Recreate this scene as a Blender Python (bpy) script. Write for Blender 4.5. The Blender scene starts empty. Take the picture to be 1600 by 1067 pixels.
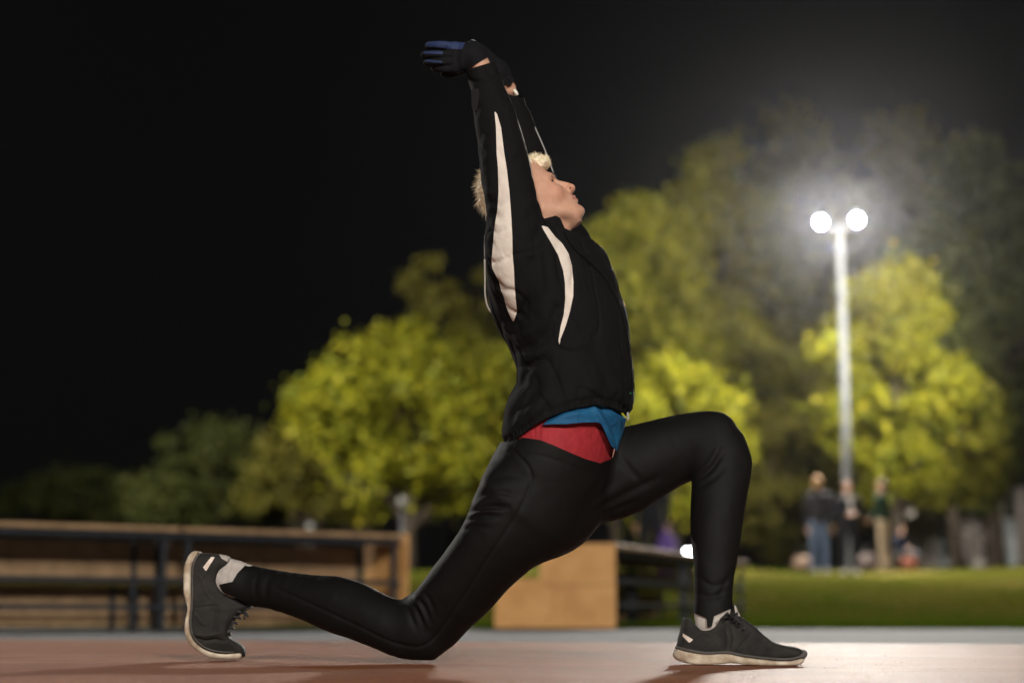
import bpy, math, random
import numpy as np
from mathutils import Vector

S = bpy.context.scene
COL = S.collection
rng = np.random.default_rng(7)

# ------------------------------------------------------------------ camera
CAM_Y, CAM_H = -3.92, 0.12
FPX = 2667.0                                  # 60 mm on a 36 mm sensor, 1600 px wide
TILT = math.atan((955 - 533.5) / FPX)
cam_d = bpy.data.cameras.new('camera')
cam_d.sensor_width = 36.0
cam_d.lens = 36.0 * FPX / 1600
cam_d.clip_start, cam_d.clip_end = 0.05, 2000
cam_d.dof.use_dof = True
cam_d.dof.focus_distance = 4.0
cam_d.dof.aperture_fstop = 1.75
cam = bpy.data.objects.new('camera', cam_d)
cam.location = (0, CAM_Y, CAM_H)
cam.rotation_euler = (math.pi / 2 + TILT, 0, 0)
COL.objects.link(cam)
S.camera = cam

# ------------------------------------------------------------------ night sky and exposure
W = bpy.data.worlds.new('World')
S.world = W
W.use_nodes = True
wn, wl = W.node_tree.nodes, W.node_tree.links
bg = wn['Background']
sky = wn.new('ShaderNodeTexSky')
sky.sky_type = 'NISHITA'
sky.sun_disc = False
sky.sun_elevation = math.radians(4)
sky.sun_rotation = math.radians(150)
mixs = wn.new('ShaderNodeMix'); mixs.data_type = 'RGBA'
mixs.inputs[0].default_value = 0.94
mixs.inputs[7].default_value = (0.95, 0.93, 1.0, 1)
wl.new(sky.outputs[0], mixs.inputs[6])
wl.new(mixs.outputs[2], bg.inputs[0])
bg.inputs[1].default_value = 0.0027
vs = S.view_settings
vs.view_transform = 'Standard'
vs.look = 'None'
vs.exposure = 0.0
vs.gamma = 1.0
vs.use_curve_mapping = False
S.cycles.use_denoising = True
S.cycles.max_bounces = 6
S.cycles.transparent_max_bounces = 6
S.cycles.sample_clamp_indirect = 4.0

# lamp powers of the floodlight masts (watts); the masts are built further down
MAST_POWER = dict(front=24000, side=66000, right=44000, key=29000)

HAZE = 0.00009

# ------------------------------------------------------------------ small helpers
def at(px, py, Y):
    """point of the world plane y = Y seen at photograph pixel (px, py)"""
    px, py = np.asarray(px, float), np.asarray(py, float)
    x = (px - 800) / FPX; y = (533.5 - py) / FPX
    ct, st = math.cos(TILT), math.sin(TILT)
    dy = ct - st * y; dz = st + ct * y
    k = (np.asarray(Y, float) - CAM_Y) / dy
    return np.stack([x * k, CAM_Y + dy * k, CAM_H + dz * k], -1)

def proj(V):
    d = V - np.array([0, CAM_Y, CAM_H])
    ct, st = math.cos(TILT), math.sin(TILT)
    w = d[:, 1] * ct + d[:, 2] * st
    u = d[:, 2] * ct - d[:, 1] * st
    return np.stack([800 + FPX * d[:, 0] / w, 533.5 - FPX * u / w], -1)

def tag(o, label=None, cat=None, group=None, kind=None):
    if label: o['label'] = label
    if cat: o['category'] = cat
    if group: o['group'] = group
    if kind: o['kind'] = kind
    return o

def empty(name, loc, label, cat, group=None, rz=0.0):
    o = bpy.data.objects.new(name, None)
    o.empty_display_size = 0.2
    COL.objects.link(o)
    o.location = loc; o.rotation_euler = (0, 0, rz)
    return tag(o, label, cat, group)

def mesh_data(name, V, F, mat=None, smooth=True):
    me = bpy.data.meshes.new(name)
    V = np.asarray(V, np.float32)
    if isinstance(F, np.ndarray):
        n, k = F.shape
        me.vertices.add(len(V)); me.vertices.foreach_set('co', V.ravel())
        me.loops.add(n * k); me.loops.foreach_set('vertex_index', F.astype(np.int32).ravel())
        me.polygons.add(n)
        me.polygons.foreach_set('loop_start', np.arange(0, n * k, k, dtype=np.int32))
        me.polygons.foreach_set('loop_total', np.full(n, k, np.int32))
        me.update(calc_edges=True)
    else:
        me.from_pydata([tuple(map(float, v)) for v in V], [], [tuple(map(int, f)) for f in F])
        me.update()
    if smooth: me.polygons.foreach_set('use_smooth', np.ones(len(me.polygons), bool))
    if mat: me.materials.append(mat)
    return me

def obj(name, me, parent=None, loc=None):
    o = bpy.data.objects.new(name, me)
    COL.objects.link(o)
    if parent is not None: o.parent = parent
    if loc is not None: o.location = loc
    return o

def mesh(name, V, F, mat=None, parent=None, smooth=True, base=None, loc=None):
    V = np.asarray(V, float)
    if base is not None: V = V - np.asarray(base, float)
    return obj(name, mesh_data(name, V, F, mat, smooth), parent, loc)

class MB:
    """collects simple shapes for one mesh"""
    def __init__(s): s.V, s.F = [], []
    def add(s, V, F):
        n = len(s.V); s.V += [tuple(v) for v in V]; s.F += [tuple(i + n for i in f) for f in F]; return s
    def box(s, lo, hi, bev=0.0):
        x0, y0, z0 = lo; x1, y1, z1 = hi
        b = min(bev, (x1-x0)*.45, (y1-y0)*.45, (z1-z0)*.45)
        if b <= 0:
            V = [(x0,y0,z0),(x1,y0,z0),(x1,y1,z0),(x0,y1,z0),(x0,y0,z1),(x1,y0,z1),(x1,y1,z1),(x0,y1,z1)]
            F = [(3,2,1,0),(4,5,6,7),(0,1,5,4),(1,2,6,5),(2,3,7,6),(3,0,4,7)]
            return s.add(V, F)
        V, F, id_ = [], [], {}
        for ix in (0,1):
            for iy in (0,1):
                for iz in (0,1):
                    for ax in range(3):
                        p = [x1 if ix else x0, y1 if iy else y0, z1 if iz else z0]
                        for k, i in enumerate((ix,iy,iz)):
                            if k != ax: p[k] += -b if i else b
                        id_[(ix,iy,iz,ax)] = len(V); V.append(tuple(p))
        # each corner has 3 verts: vert ax lies on the face normal to ax
        for ax in range(3):
            o1, o2 = (ax+1)%3, (ax+2)%3
            for sgn in (0,1):
                q = []
                for a, c in ((0,0),(1,0),(1,1),(0,1)):
                    i = [0,0,0]; i[ax] = sgn; i[o1] = a; i[o2] = c
                    q.append(id_[(i[0],i[1],i[2],ax)])
                F.append(tuple(q if sgn else q[::-1]))
            for a in (0,1):
                for c in (0,1):
                    i0 = [0,0,0]; i1 = [0,0,0]
                    i0[o1] = i1[o1] = a; i0[o2] = i1[o2] = c; i1[ax] = 1
                    F.append((id_[(*i0,o1)], id_[(*i1,o1)], id_[(*i1,o2)], id_[(*i0,o2)]))
        for ix in (0,1):
            for iy in (0,1):
                for iz in (0,1):
                    F.append(tuple(id_[(ix,iy,iz,k)] for k in range(3)))
        return s.add(V, F)
    def tube(s, P, R, n=10, cap=True):
        P = np.asarray(P, float); R = np.broadcast_to(np.asarray(R, float), (len(P),))
        V, F = [], []
        for i, p in enumerate(P):
            t = P[min(i+1, len(P)-1)] - P[max(i-1, 0)]; t = t / (np.linalg.norm(t) + 1e-9)
            ref = np.array([0, 0, 1.]) if abs(t[2]) < .9 else np.array([1., 0, 0])
            a = np.cross(t, ref); a /= np.linalg.norm(a); b = np.cross(t, a)
            for k in range(n):
                w = 2 * math.pi * k / n
                V.append(p + R[i] * (math.cos(w) * a + math.sin(w) * b))
        for i in range(len(P) - 1):
            for k in range(n):
                k2 = (k + 1) % n
                F.append((i*n+k, (i+1)*n+k, (i+1)*n+k2, i*n+k2))
        if cap: F += [tuple(range(n)), tuple(range((len(P)-1)*n, len(P)*n))[::-1]]
        return s.add(V, F)
    def build(s, name, mat, parent=None, loc=None, smooth=False):
        me = mesh_data(name, s.V, s.F, mat, smooth)
        import bmesh
        bm = bmesh.new(); bm.from_mesh(me); bmesh.ops.recalc_face_normals(bm, faces=bm.faces); bm.to_mesh(me); bm.free()
        return obj(name, me, parent, loc)

def ico(sub=2):
    import bmesh
    bm = bmesh.new(); bmesh.ops.create_icosphere(bm, subdivisions=sub, radius=1)
    V = np.array([v.co[:] for v in bm.verts]); F = np.array([[v.index for v in f.verts] for f in bm.faces]); bm.free()
    return V, F

# ------------------------------------------------------------------ materials
def mat(name, color, rough=0.7, var=0.0, vscale=20.0, bump=0.0, bscale=200.0, color2=None, spec=0.5, metal=0.0,
        sheen=0.0, detail=4.0, emit=None, estr=0.0, bdist=0.002, subsurf=0.0, wrinkle=None):
    m = bpy.data.materials.new(name); m.use_nodes = True
    nt = m.node_tree; b = nt.nodes['Principled BSDF']
    b.inputs['Roughness'].default_value = rough
    b.inputs['Specular IOR Level'].default_value = spec
    b.inputs['Metallic'].default_value = metal
    b.inputs['Base Color'].default_value = (*color, 1)
    if sheen: b.inputs['Sheen Weight'].default_value = sheen
    if subsurf:
        b.inputs['Subsurface Weight'].default_value = subsurf
        b.inputs['Subsurface Radius'].default_value = (0.010, 0.004, 0.002)
        b.inputs['Subsurface Scale'].default_value = 1.0
    if emit:
        b.inputs['Emission Color'].default_value = (*emit, 1); b.inputs['Emission Strength'].default_value = estr
    tc = nt.nodes.new('ShaderNodeTexCoord')
    if var or color2:
        n = nt.nodes.new('ShaderNodeTexNoise'); n.inputs['Scale'].default_value = vscale; n.inputs['Detail'].default_value = detail
        nt.links.new(tc.outputs['Object'], n.inputs['Vector'])
        r = nt.nodes.new('ShaderNodeMapRange'); r.inputs[1].default_value = .35; r.inputs[2].default_value = .65
        nt.links.new(n.outputs[0], r.inputs[0])
        mx = nt.nodes.new('ShaderNodeMix'); mx.data_type = 'RGBA'
        c2 = color2 or tuple(c * (1 - var) for c in color)
        mx.inputs[6].default_value = (*color, 1); mx.inputs[7].default_value = (*c2, 1)
        nt.links.new(r.outputs[0], mx.inputs[0]); nt.links.new(mx.outputs[2], b.inputs['Base Color'])
    if bump:
        n2 = nt.nodes.new('ShaderNodeTexNoise'); n2.inputs['Scale'].default_value = bscale; n2.inputs['Detail'].default_value = 3
        nt.links.new(tc.outputs['Object'], n2.inputs['Vector'])
        bp = nt.nodes.new('ShaderNodeBump'); bp.inputs['Strength'].default_value = bump; bp.inputs['Distance'].default_value = bdist
        nt.links.new(n2.outputs[0], bp.inputs['Height']); nt.links.new(bp.outputs[0], b.inputs['Normal'])
        if wrinkle:                                  # soft creases in the cloth: (scale, stretch xyz, distance)
            mp = nt.nodes.new('ShaderNodeMapping'); mp.inputs['Scale'].default_value = wrinkle[1]
            n3 = nt.nodes.new('ShaderNodeTexNoise'); n3.inputs['Scale'].default_value = wrinkle[0]; n3.inputs['Detail'].default_value = 4
            n3.inputs['Distortion'].default_value = .8
            b3 = nt.nodes.new('ShaderNodeBump'); b3.inputs['Strength'].default_value = .7; b3.inputs['Distance'].default_value = wrinkle[2]
            nt.links.new(tc.outputs['Object'], mp.inputs['Vector']); nt.links.new(mp.outputs[0], n3.inputs['Vector'])
            nt.links.new(n3.outputs[0], b3.inputs['Height']); nt.links.new(b3.outputs[0], bp.inputs['Normal'])
    return m

def leaf_mat(name, c1, c2, c3=None, spec=.12):
    m = bpy.data.materials.new(name); m.use_nodes = True
    nt = m.node_tree; b = nt.nodes['Principled BSDF']
    b.inputs['Roughness'].default_value = .6 if spec > .1 else .9
    b.inputs['Specular IOR Level'].default_value = spec
    g = nt.nodes.new('ShaderNodeNewGeometry')
    ramp = nt.nodes.new('ShaderNodeValToRGB')
    ramp.color_ramp.elements[0].color = (*c1, 1); ramp.color_ramp.elements[1].color = (*c2, 1)
    if c3:
        e = ramp.color_ramp.elements.new(.93); e.color = (*c2, 1); ramp.color_ramp.elements[-1].color = (*c3, 1)
    nt.links.new(g.outputs['Random Per Island'], ramp.inputs[0])
    nt.links.new(ramp.outputs[0], b.inputs['Base Color'])
    tr = nt.nodes.new('ShaderNodeBsdfTranslucent'); nt.links.new(ramp.outputs[0], tr.inputs[0])
    mx = nt.nodes.new('ShaderNodeMixShader'); mx.inputs[0].default_value = .35
    nt.links.new(b.outputs[0], mx.inputs[1]); nt.links.new(tr.outputs[0], mx.inputs[2])
    nt.links.new(mx.outputs[0], nt.nodes['Material Output'].inputs[0])
    return m

# ------------------------------------------------------------------ noise and 2-D tools
def vnoise(P, scale, seed=0):
    """smooth value noise in [-1, 1] at points P (N,3)"""
    p = np.asarray(P, float) * scale + seed * 17.31
    i = np.floor(p).astype(np.int64); f = p - i; f = f * f * (3 - 2 * f)
    def h(a, b, c):
        n = (a * 73856093) ^ (b * 19349663) ^ (c * 83492791) ^ (seed * 2654435)
        n = (n ^ (n >> 13)) * 1274126177 & 0x7fffffff
        n = (n ^ (n >> 16)) & 0xffff
        return n / 32767.5 - 1
    r = 0
    for a in (0, 1):
        for b in (0, 1):
            for c in (0, 1):
                w = (f[:, 0] if a else 1 - f[:, 0]) * (f[:, 1] if b else 1 - f[:, 1]) * (f[:, 2] if c else 1 - f[:, 2])
                r = r + w * h(i[:, 0] + a, i[:, 1] + b, i[:, 2] + c)
    return r

def seg_dist(P, A, B):
    d = B - A; t = np.clip(((P - A) @ d) / max(float(d @ d), 1e-12), 0, 1)
    return np.linalg.norm(P - (A + t[:, None] * d), axis=1)

def poly_dist(P, L):
    L = np.asarray(L, float); r = np.full(len(P), 1e9)
    for a, b in zip(L[:-1], L[1:]): r = np.minimum(r, seg_dist(P, a, b))
    return r

def poly_sd(P, L):
    """positive inside the closed polygon L"""
    L = np.asarray(L, float); d = poly_dist(P, np.vstack([L, L[:1]]))
    ins = np.zeros(len(P), bool)
    for (x0, y0), (x1, y1) in zip(L, np.roll(L, -1, 0)):
        c = ((y0 > P[:, 1]) != (y1 > P[:, 1]))
        with np.errstate(divide='ignore', invalid='ignore'):
            ins ^= c & (P[:, 0] < (x1 - x0) * (P[:, 1] - y0) / (y1 - y0 + 1e-12) + x0)
    return np.where(ins, d, -d)

def spline(K, n):
    """Catmull-Rom through rows of K, n samples per span"""
    K = np.asarray(K, float)
    if len(K) < 3: 
        t = np.linspace(0, 1, n * (len(K) - 1) + 1)[:, None]; return K[0] * (1 - t) + K[-1] * t
    E = np.vstack([2 * K[0] - K[1], K, 2 * K[-1] - K[-2]]); out = []
    for i in range(1, len(E) - 2):
        p0, p1, p2, p3 = E[i-1], E[i], E[i+1], E[i+2]
        for k in range(n):
            t = k / n
            out.append(.5 * (2*p1 + (p2-p0)*t + (2*p0-5*p1+4*p2-p3)*t*t + (3*p1-p0-3*p2+p3)*t**3))
    out.append(K[-1]); return np.array(out)

# ------------------------------------------------------------------ implicit surfaces
class Field:
    def __init__(s, lo, hi, h):
        s.lo = np.asarray(lo, float); s.h = h
        s.n = np.ceil((np.asarray(hi, float) - s.lo) / h).astype(int) + 1
        s.ax = [(s.lo[i] + h * np.arange(s.n[i])).astype(np.float32) for i in range(3)]
        s.D = np.full(s.n, 0.2, np.float32)
    def block(s, lo, hi):
        a = np.clip(np.floor((np.asarray(lo) - s.lo) / s.h).astype(int), 0, s.n)
        b = np.clip(np.ceil((np.asarray(hi) - s.lo) / s.h).astype(int) + 1, 0, s.n)
        if np.any(b <= a): return None, None
        sl = tuple(slice(a[i], b[i]) for i in range(3))
        g = (s.ax[0][sl[0]][:, None, None], s.ax[1][sl[1]][None, :, None], s.ax[2][sl[2]][None, None, :])
        return sl, g
    def put(s, f, lo, hi, k=0.0, op='add'):
        m = k + 2.5 * s.h
        sl, g = s.block(np.asarray(lo) - m, np.asarray(hi) + m)
        if sl is None: return
        d = f(*g); D = s.D[sl]
        if op == 'sub': d = -d
        if op == 'add':
            if k > 0:
                w = np.clip(.5 + .5 * (D - d) / k, 0, 1); D[...] = D + (d - D) * w - k * w * (1 - w)
            else: np.minimum(D, d, out=D)
        else:
            if k > 0:
                w = np.clip(.5 - .5 * (D - d) / k, 0, 1); D[...] = D + (d - D) * w + k * w * (1 - w)
            else: np.maximum(D, d, out=D)
    def ell(s, c, r, k=0.0, op='add', axes=None):
        c = np.asarray(c, float); r = np.asarray(r, float)
        def f(x, y, z):
            dx, dy, dz = x - c[0], y - c[1], z - c[2]
            if axes is not None:
                A = np.asarray(axes, float)
                dx, dy, dz = (A[i][0]*dx + A[i][1]*dy + A[i][2]*dz for i in range(3))
            k0 = np.sqrt((dx/r[0])**2 + (dy/r[1])**2 + (dz/r[2])**2)
            k1 = np.sqrt((dx/r[0]**2)**2 + (dy/r[1]**2)**2 + (dz/r[2]**2)**2) + 1e-6
            return (k0 * (k0 - 1) / k1).astype(np.float32)
        R = (r.max() if axes is not None else r) + 1.6 * k
        s.put(f, c - R, c + R, k, op)
    def cap(s, a, b, ra, rb, k=0.0, op='add', pad=0.0):
        a = np.asarray(a, float); b = np.asarray(b, float); t = b - a; L2 = float(t @ t) + 1e-12
        def f(x, y, z):
            dx, dy, dz = x - a[0], y - a[1], z - a[2]
            w = np.clip((dx*t[0] + dy*t[1] + dz*t[2]) / L2, 0, 1)
            return (np.sqrt((dx-w*t[0])**2 + (dy-w*t[1])**2 + (dz-w*t[2])**2) - (ra + (rb-ra)*w)).astype(np.float32)
        R = max(ra, rb) + pad; s.put(f, np.minimum(a, b) - R, np.maximum(a, b) + R, k, op)
    def sub(s):
        q = Field.__new__(Field); q.__dict__.update(s.__dict__); q.D = np.full(s.n, .2, np.float32); return q
    def join(s, q, k=0.0):
        if k > 0:
            w = np.clip(.5 + .5 * (s.D - q.D) / k, 0, 1); s.D[...] = s.D + (q.D - s.D) * w - k * w * (1 - w)
        else: np.minimum(s.D, q.D, out=s.D)
    def chain(s, P, R, k=0.0, n=3):
        Q = spline(np.column_stack([P, R]), n); q = s.sub()
        for a, b in zip(Q[:-1], Q[1:]): q.cap(a[:3], b[:3], a[3], b[3], pad=1.5 * k)
        s.join(q, k)
    def loft(s, ST, k=0.0, shear=0.0, grow=0.0, n=3, cap=None, planes=()):
        """ST rows: edgeA px, edgeB px (the traced silhouette), depth Y, half-width in depth.  Elliptical sections."""
        ST = np.asarray(ST, float); Q = spline(ST, n)
        A = at(Q[:, 0], Q[:, 1], Q[:, 4]); B = at(Q[:, 2], Q[:, 3], Q[:, 4])
        C = (A + B) / 2; T = np.gradient(C, axis=0)
        N = np.stack([-T[:, 2], 0 * T[:, 0], T[:, 0]], 1); N /= np.linalg.norm(N, axis=1)[:, None] + 1e-9
        ru = np.abs(((B - A) * N).sum(1)) / 2 + grow; rv = Q[:, 5] + grow
        q = s.sub()
        for i in range(len(C) - 1):
            q._seg(C[i], C[i+1], ru[i], ru[i+1], rv[i], rv[i+1], shear)
        if cap is not None:                          # flat start and end instead of rounded ones
            m_ = min(9, len(C) - 1)
            for c, t in ((C[0], C[0] - C[m_]), (C[-1], C[-1] - C[-1 - m_])):
                t = t / np.linalg.norm(t); o = c + t * cap
                pl = ((s.ax[0] - o[0]) * t[0])[:, None, None] + ((s.ax[1] - o[1]) * t[1])[None, :, None] + ((s.ax[2] - o[2]) * t[2])[None, None, :]
                np.maximum(q.D, pl.astype(np.float32), out=q.D)
        for o, t in planes:
            pl = ((s.ax[0] - o[0]) * t[0])[:, None, None] + ((s.ax[1] - o[1]) * t[1])[None, :, None] + ((s.ax[2] - o[2]) * t[2])[None, None, :]
            np.maximum(q.D, pl.astype(np.float32), out=q.D)
        s.join(q, k)
    def _seg(s, c0, c1, u0, u1, v0, v1, sh):
        t = c1 - c0; L2 = float(t @ t) + 1e-12; L = math.sqrt(L2); th = t / L
        n = np.array([-th[2], 0, th[0]]); n /= np.linalg.norm(n) + 1e-9; e = np.cross(th, n)
        def f(x, y, z):
            dx, dy, dz = x - c0[0], y - c0[1], z - c0[2]
            w = np.clip((dx*t[0] + dy*t[1] + dz*t[2]) / L2, 0, 1)
            dx, dy, dz = dx - w*t[0], dy - w*t[1], dz - w*t[2]
            a = dx*th[0] + dy*th[1] + dz*th[2]
            u = dx*n[0] + dz*n[2]
            v = dx*e[0] + dy*e[1] + dz*e[2]
            if sh: v = v + sh * (dx * np.float32(1.0))
            ru = u0 + (u1-u0)*w; rv = v0 + (v1-v0)*w; rm = np.minimum(ru, rv)
            k0 = np.sqrt((u/ru)**2 + (v/rv)**2 + (a/rm)**2)
            k1 = np.sqrt((u/ru**2)**2 + (v/rv**2)**2 + (a/rm**2)**2) + 1e-6
            return (k0 * (k0 - 1) / k1).astype(np.float32)
        R = max(u0, u1, v0, v1) * (1 + abs(sh)) + .03
        s.put(f, np.minimum(c0, c1) - R, np.maximum(c0, c1) + R, 0.004)
    def slab(s, poly, Y, Wf, R, k=0.0, op='add'):
        """traced outline (px, on plane Y) given thickness: rounded extrusion; Wf = half-width in depth (number or f(x,z))"""
        P3 = at(np.asarray(poly)[:, 0], np.asarray(poly)[:, 1], Y - .02); L = P3[:, [0, 2]]
        wm = .09
        lo = np.array([L[:, 0].min(), Y - wm, L[:, 1].min()]); hi = np.array([L[:, 0].max(), Y + wm, L[:, 1].max()])
        def f(x, y, z):
            shp = (x.shape[0], z.shape[2])
            XX = np.broadcast_to(x[:, 0, 0][:, None], shp); ZZ = np.broadcast_to(z[0, 0, :][None, :], shp)
            sd = -poly_sd(np.column_stack([XX.ravel(), ZZ.ravel()]), L).reshape(shp)[:, None, :].astype(np.float32)
            if callable(Wf): hw, yc = Wf(XX, ZZ)
            else: hw, yc = np.full(shp, Wf), np.full(shp, Y)
            v = np.abs(y - yc[:, None, :]) - (hw[:, None, :] - R); q = sd + R
            return (np.sqrt(np.maximum(q, 0)**2 + np.maximum(v, 0)**2) - R + np.minimum(np.maximum(q, v), 0)).astype(np.float32)
        s.put(f, lo, hi, k, op)
    def nets(s):
        D = s.D; n = np.array(D.shape)
        ins = D < 0
        c = np.zeros(n - 1, np.uint8)
        for a in (0, 1):
            for b in (0, 1):
                for d in (0, 1):
                    c += ins[a:n[0]-1+a, b:n[1]-1+b, d:n[2]-1+d]
        act = np.argwhere((c > 0) & (c < 8))
        if len(act) == 0: return np.zeros((0, 3)), np.zeros((0, 4), int)
        idm = np.full(n - 1, -1, np.int64); idm[tuple(act.T)] = np.arange(len(act))
        cor = [(a, b, d) for a in (0, 1) for b in (0, 1) for d in (0, 1)]
        val = {q: D[act[:, 0]+q[0], act[:, 1]+q[1], act[:, 2]+q[2]].astype(float) for q in cor}
        acc = np.zeros((len(act), 3)); cnt = np.zeros(len(act))
        for q in cor:
            for ax in range(3):
                if q[ax] == 0:
                    r = list(q); r[ax] = 1; r = tuple(r)
                    va, vb = val[q], val[r]; m = (va < 0) != (vb < 0)
                    t = np.where(m, va / np.where(m, va - vb, 1), 0)
                    p = np.tile(np.array(q, float), (len(act), 1)); p[:, ax] += t
                    acc += p * m[:, None]; cnt += m
        V = s.lo + s.h * (act + acc / cnt[:, None])
        F = []
        for ax in range(3):
            o1, o2 = (ax + 1) % 3, (ax + 2) % 3
            sl0 = [slice(None)] * 3; sl1 = [slice(None)] * 3
            sl0[ax] = slice(0, n[ax]-1); sl1[ax] = slice(1, n[ax])
            A = ins[tuple(sl0)]; B = ins[tuple(sl1)]
            e = np.argwhere(A != B); e = e[(e[:, o1] > 0) & (e[:, o1] < n[o1]-1) & (e[:, o2] > 0) & (e[:, o2] < n[o2]-1)]
            if len(e) == 0: continue
            def cell(d1, d2):
                q = e.copy(); q[:, o1] -= d1; q[:, o2] -= d2; return idm[tuple(q.T)]
            q = np.stack([cell(1, 1), cell(0, 1), cell(0, 0), cell(1, 0)], 1)
            fl = ~A[tuple(e.T)]
            q[fl] = q[fl][:, ::-1]; F.append(q)
        return V, np.vstack(F)

def tris(F):
    if F.shape[1] == 3: return F
    return np.vstack([F[:, [0, 1, 2]], F[:, [0, 2, 3]]])

def vnormals(V, F):
    T = tris(F); n = np.cross(V[T[:, 1]] - V[T[:, 0]], V[T[:, 2]] - V[T[:, 0]])
    N = np.zeros_like(V)
    for k in range(3): np.add.at(N, T[:, k], n)
    return N / (np.linalg.norm(N, axis=1)[:, None] + 1e-12)

def smooth_mesh(V, F, it=2, lam=.5):
    E = np.vstack([F[:, [i, (i+1) % F.shape[1]]] for i in range(F.shape[1])])
    for _ in range(it):
        S_ = np.zeros_like(V); c = np.zeros(len(V))
        np.add.at(S_, E[:, 0], V[E[:, 1]]); np.add.at(S_, E[:, 1], V[E[:, 0]])
        np.add.at(c, E[:, 0], 1); np.add.at(c, E[:, 1], 1)
        V = V + lam * (S_ / np.maximum(c, 1)[:, None] - V)
    return V

def clip(V, F, f):
    """the part of the triangle mesh where the vertex field f is >= 0, cut exactly along f = 0"""
    T = tris(F); f = np.where(np.abs(f) < 1e-7, 1e-7, f); pos = f[T] > 0; cnt = pos.sum(1)
    out = [T[cnt == 3]]; newV = []; keys = {}
    base = len(V)
    def cut(a, b):
        lo, hi = np.minimum(a, b), np.maximum(a, b); return lo.astype(np.int64) * base + hi
    T1 = T[cnt == 1]; p1 = pos[cnt == 1]; k = p1.argmax(1); r = np.arange(len(T1))
    a, b, c = T1[r, k], T1[r, (k+1) % 3], T1[r, (k+2) % 3]
    T2 = T[cnt == 2]; p2 = pos[cnt == 2]; k = (~p2).argmax(1); r = np.arange(len(T2))
    d, e, g = T2[r, k], T2[r, (k+1) % 3], T2[r, (k+2) % 3]
    K = np.concatenate([cut(a, b), cut(a, c), cut(d, e), cut(d, g)])
    U, inv = np.unique(K, return_inverse=True)
    i, j = U // base, U % base; t = (f[i] / (f[i] - f[j]))[:, None]
    NV = V[i] * (1 - t) + V[j] * t; inv = inv + base
    n1, n2 = len(a), len(d)
    ab, ac, de, dg = inv[:n1], inv[n1:2*n1], inv[2*n1:2*n1+n2], inv[2*n1+n2:]
    out += [np.stack([a, ab, ac], 1), np.stack([de, e, g], 1), np.stack([de, g, dg], 1)]
    T = np.vstack(out); VV = np.vstack([V, NV])
    used = np.unique(T); m = np.full(len(VV), -1); m[used] = np.arange(len(used))
    return VV[used], m[T]

def merge(*ms):
    V, F, n = [], [], 0
    for v, f in ms:
        V.append(v); F.append(tris(f) + n); n += len(v)
    return np.vstack(V), np.vstack(F)

def extract(fd, it=1):
    V, F = fd.nets(); return smooth_mesh(V, F, it), F

# ------------------------------------------------------------------ ground
def add_bump_color(m, layers):
    pass

def ground_mat(name, c1, c2, scale, rough, bump, bscale, bdist, c3=None, s3=.5, spec=.5, grain=None):
    m = bpy.data.materials.new(name); m.use_nodes = True
    nt = m.node_tree; b = nt.nodes['Principled BSDF']; L = nt.links.new
    b.inputs['Roughness'].default_value = rough; b.inputs['Specular IOR Level'].default_value = spec
    tc = nt.nodes.new('ShaderNodeTexCoord')
    def noise(sc, det=5, rgh=.6):
        n = nt.nodes.new('ShaderNodeTexNoise'); n.inputs['Scale'].default_value = sc; n.inputs['Detail'].default_value = det; n.inputs['Roughness'].default_value = rgh
        L(tc.outputs['Object'], n.inputs['Vector']); return n
    def rng_(s, a, bb):
        r = nt.nodes.new('ShaderNodeMapRange'); r.inputs[1].default_value = a; r.inputs[2].default_value = bb; L(s, r.inputs[0]); return r.outputs[0]
    def mixc(f, a, bb):
        x = nt.nodes.new('ShaderNodeMix'); x.data_type = 'RGBA'; L(f, x.inputs[0])
        for k, q in ((6, a), (7, bb)):
            if isinstance(q, tuple): x.inputs[k].default_value = (*q, 1)
            else: L(q, x.inputs[k])
        return x.outputs[2]
    col = mixc(rng_(noise(scale).outputs[0], .38, .62), c1, c2)
    if c3: col = mixc(rng_(noise(s3, 6).outputs[0], .5, .72), col, c3)
    if grain:
        v = nt.nodes.new('ShaderNodeTexVoronoi'); v.inputs['Scale'].default_value = grain[0]; L(tc.outputs['Object'], v.inputs['Vector'])
        g = mixc(rng_(v.outputs['Color'], .1, .9), grain[1], grain[2])
        x = nt.nodes.new('ShaderNodeMix'); x.data_type = 'RGBA'; x.blend_type = 'MULTIPLY'; x.inputs[0].default_value = grain[3]
        L(col, x.inputs[6]); L(g, x.inputs[7]); col = x.outputs[2]
    L(col, b.inputs['Base Color'])
    n2 = noise(bscale, 3)
    bp = nt.nodes.new('ShaderNodeBump'); bp.inputs['Strength'].default_value = bump; bp.inputs['Distance'].default_value = bdist
    L(n2.outputs[0], bp.inputs['Height']); L(bp.outputs[0], b.inputs['Normal'])
    return m

def lawn_z(x, y):
    d = np.maximum(np.asarray(y, float) - 10.5, 0)
    s = np.clip(d / 17.0, 0, 1); s = s * s * (3 - 2 * s)
    return s * .80 + np.clip(np.asarray(y, float) - 24, 0, 200) * .022 + s * (.055 * np.sin(np.asarray(x) * .7 + .4) + .03 * np.sin(np.asarray(x) * 1.9 + np.asarray(y) * .5))

M_track = ground_mat('red rubber track', (.31, .112, .054), (.24, .084, .041), 2.2, .64, 1.0, 230, .005, (.37, .19, .115), .9, .32, (330, (.45,.45,.45), (1.3,1.25,1.2), .75))
M_asph = ground_mat('pale grey asphalt', (.20, .205, .215), (.165, .168, .178), 2.0, .85, .8, 180, .004, (.24, .24, .245), .6, .12, (300, (.6,.6,.6), (1.3,1.3,1.3), .6))
M_lawn = ground_mat('lawn', (.040, .046, .006), (.062, .050, .010), .9, 1.0, .8, 60, .02, (.110, .078, .028), .5, 0.0)
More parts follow.
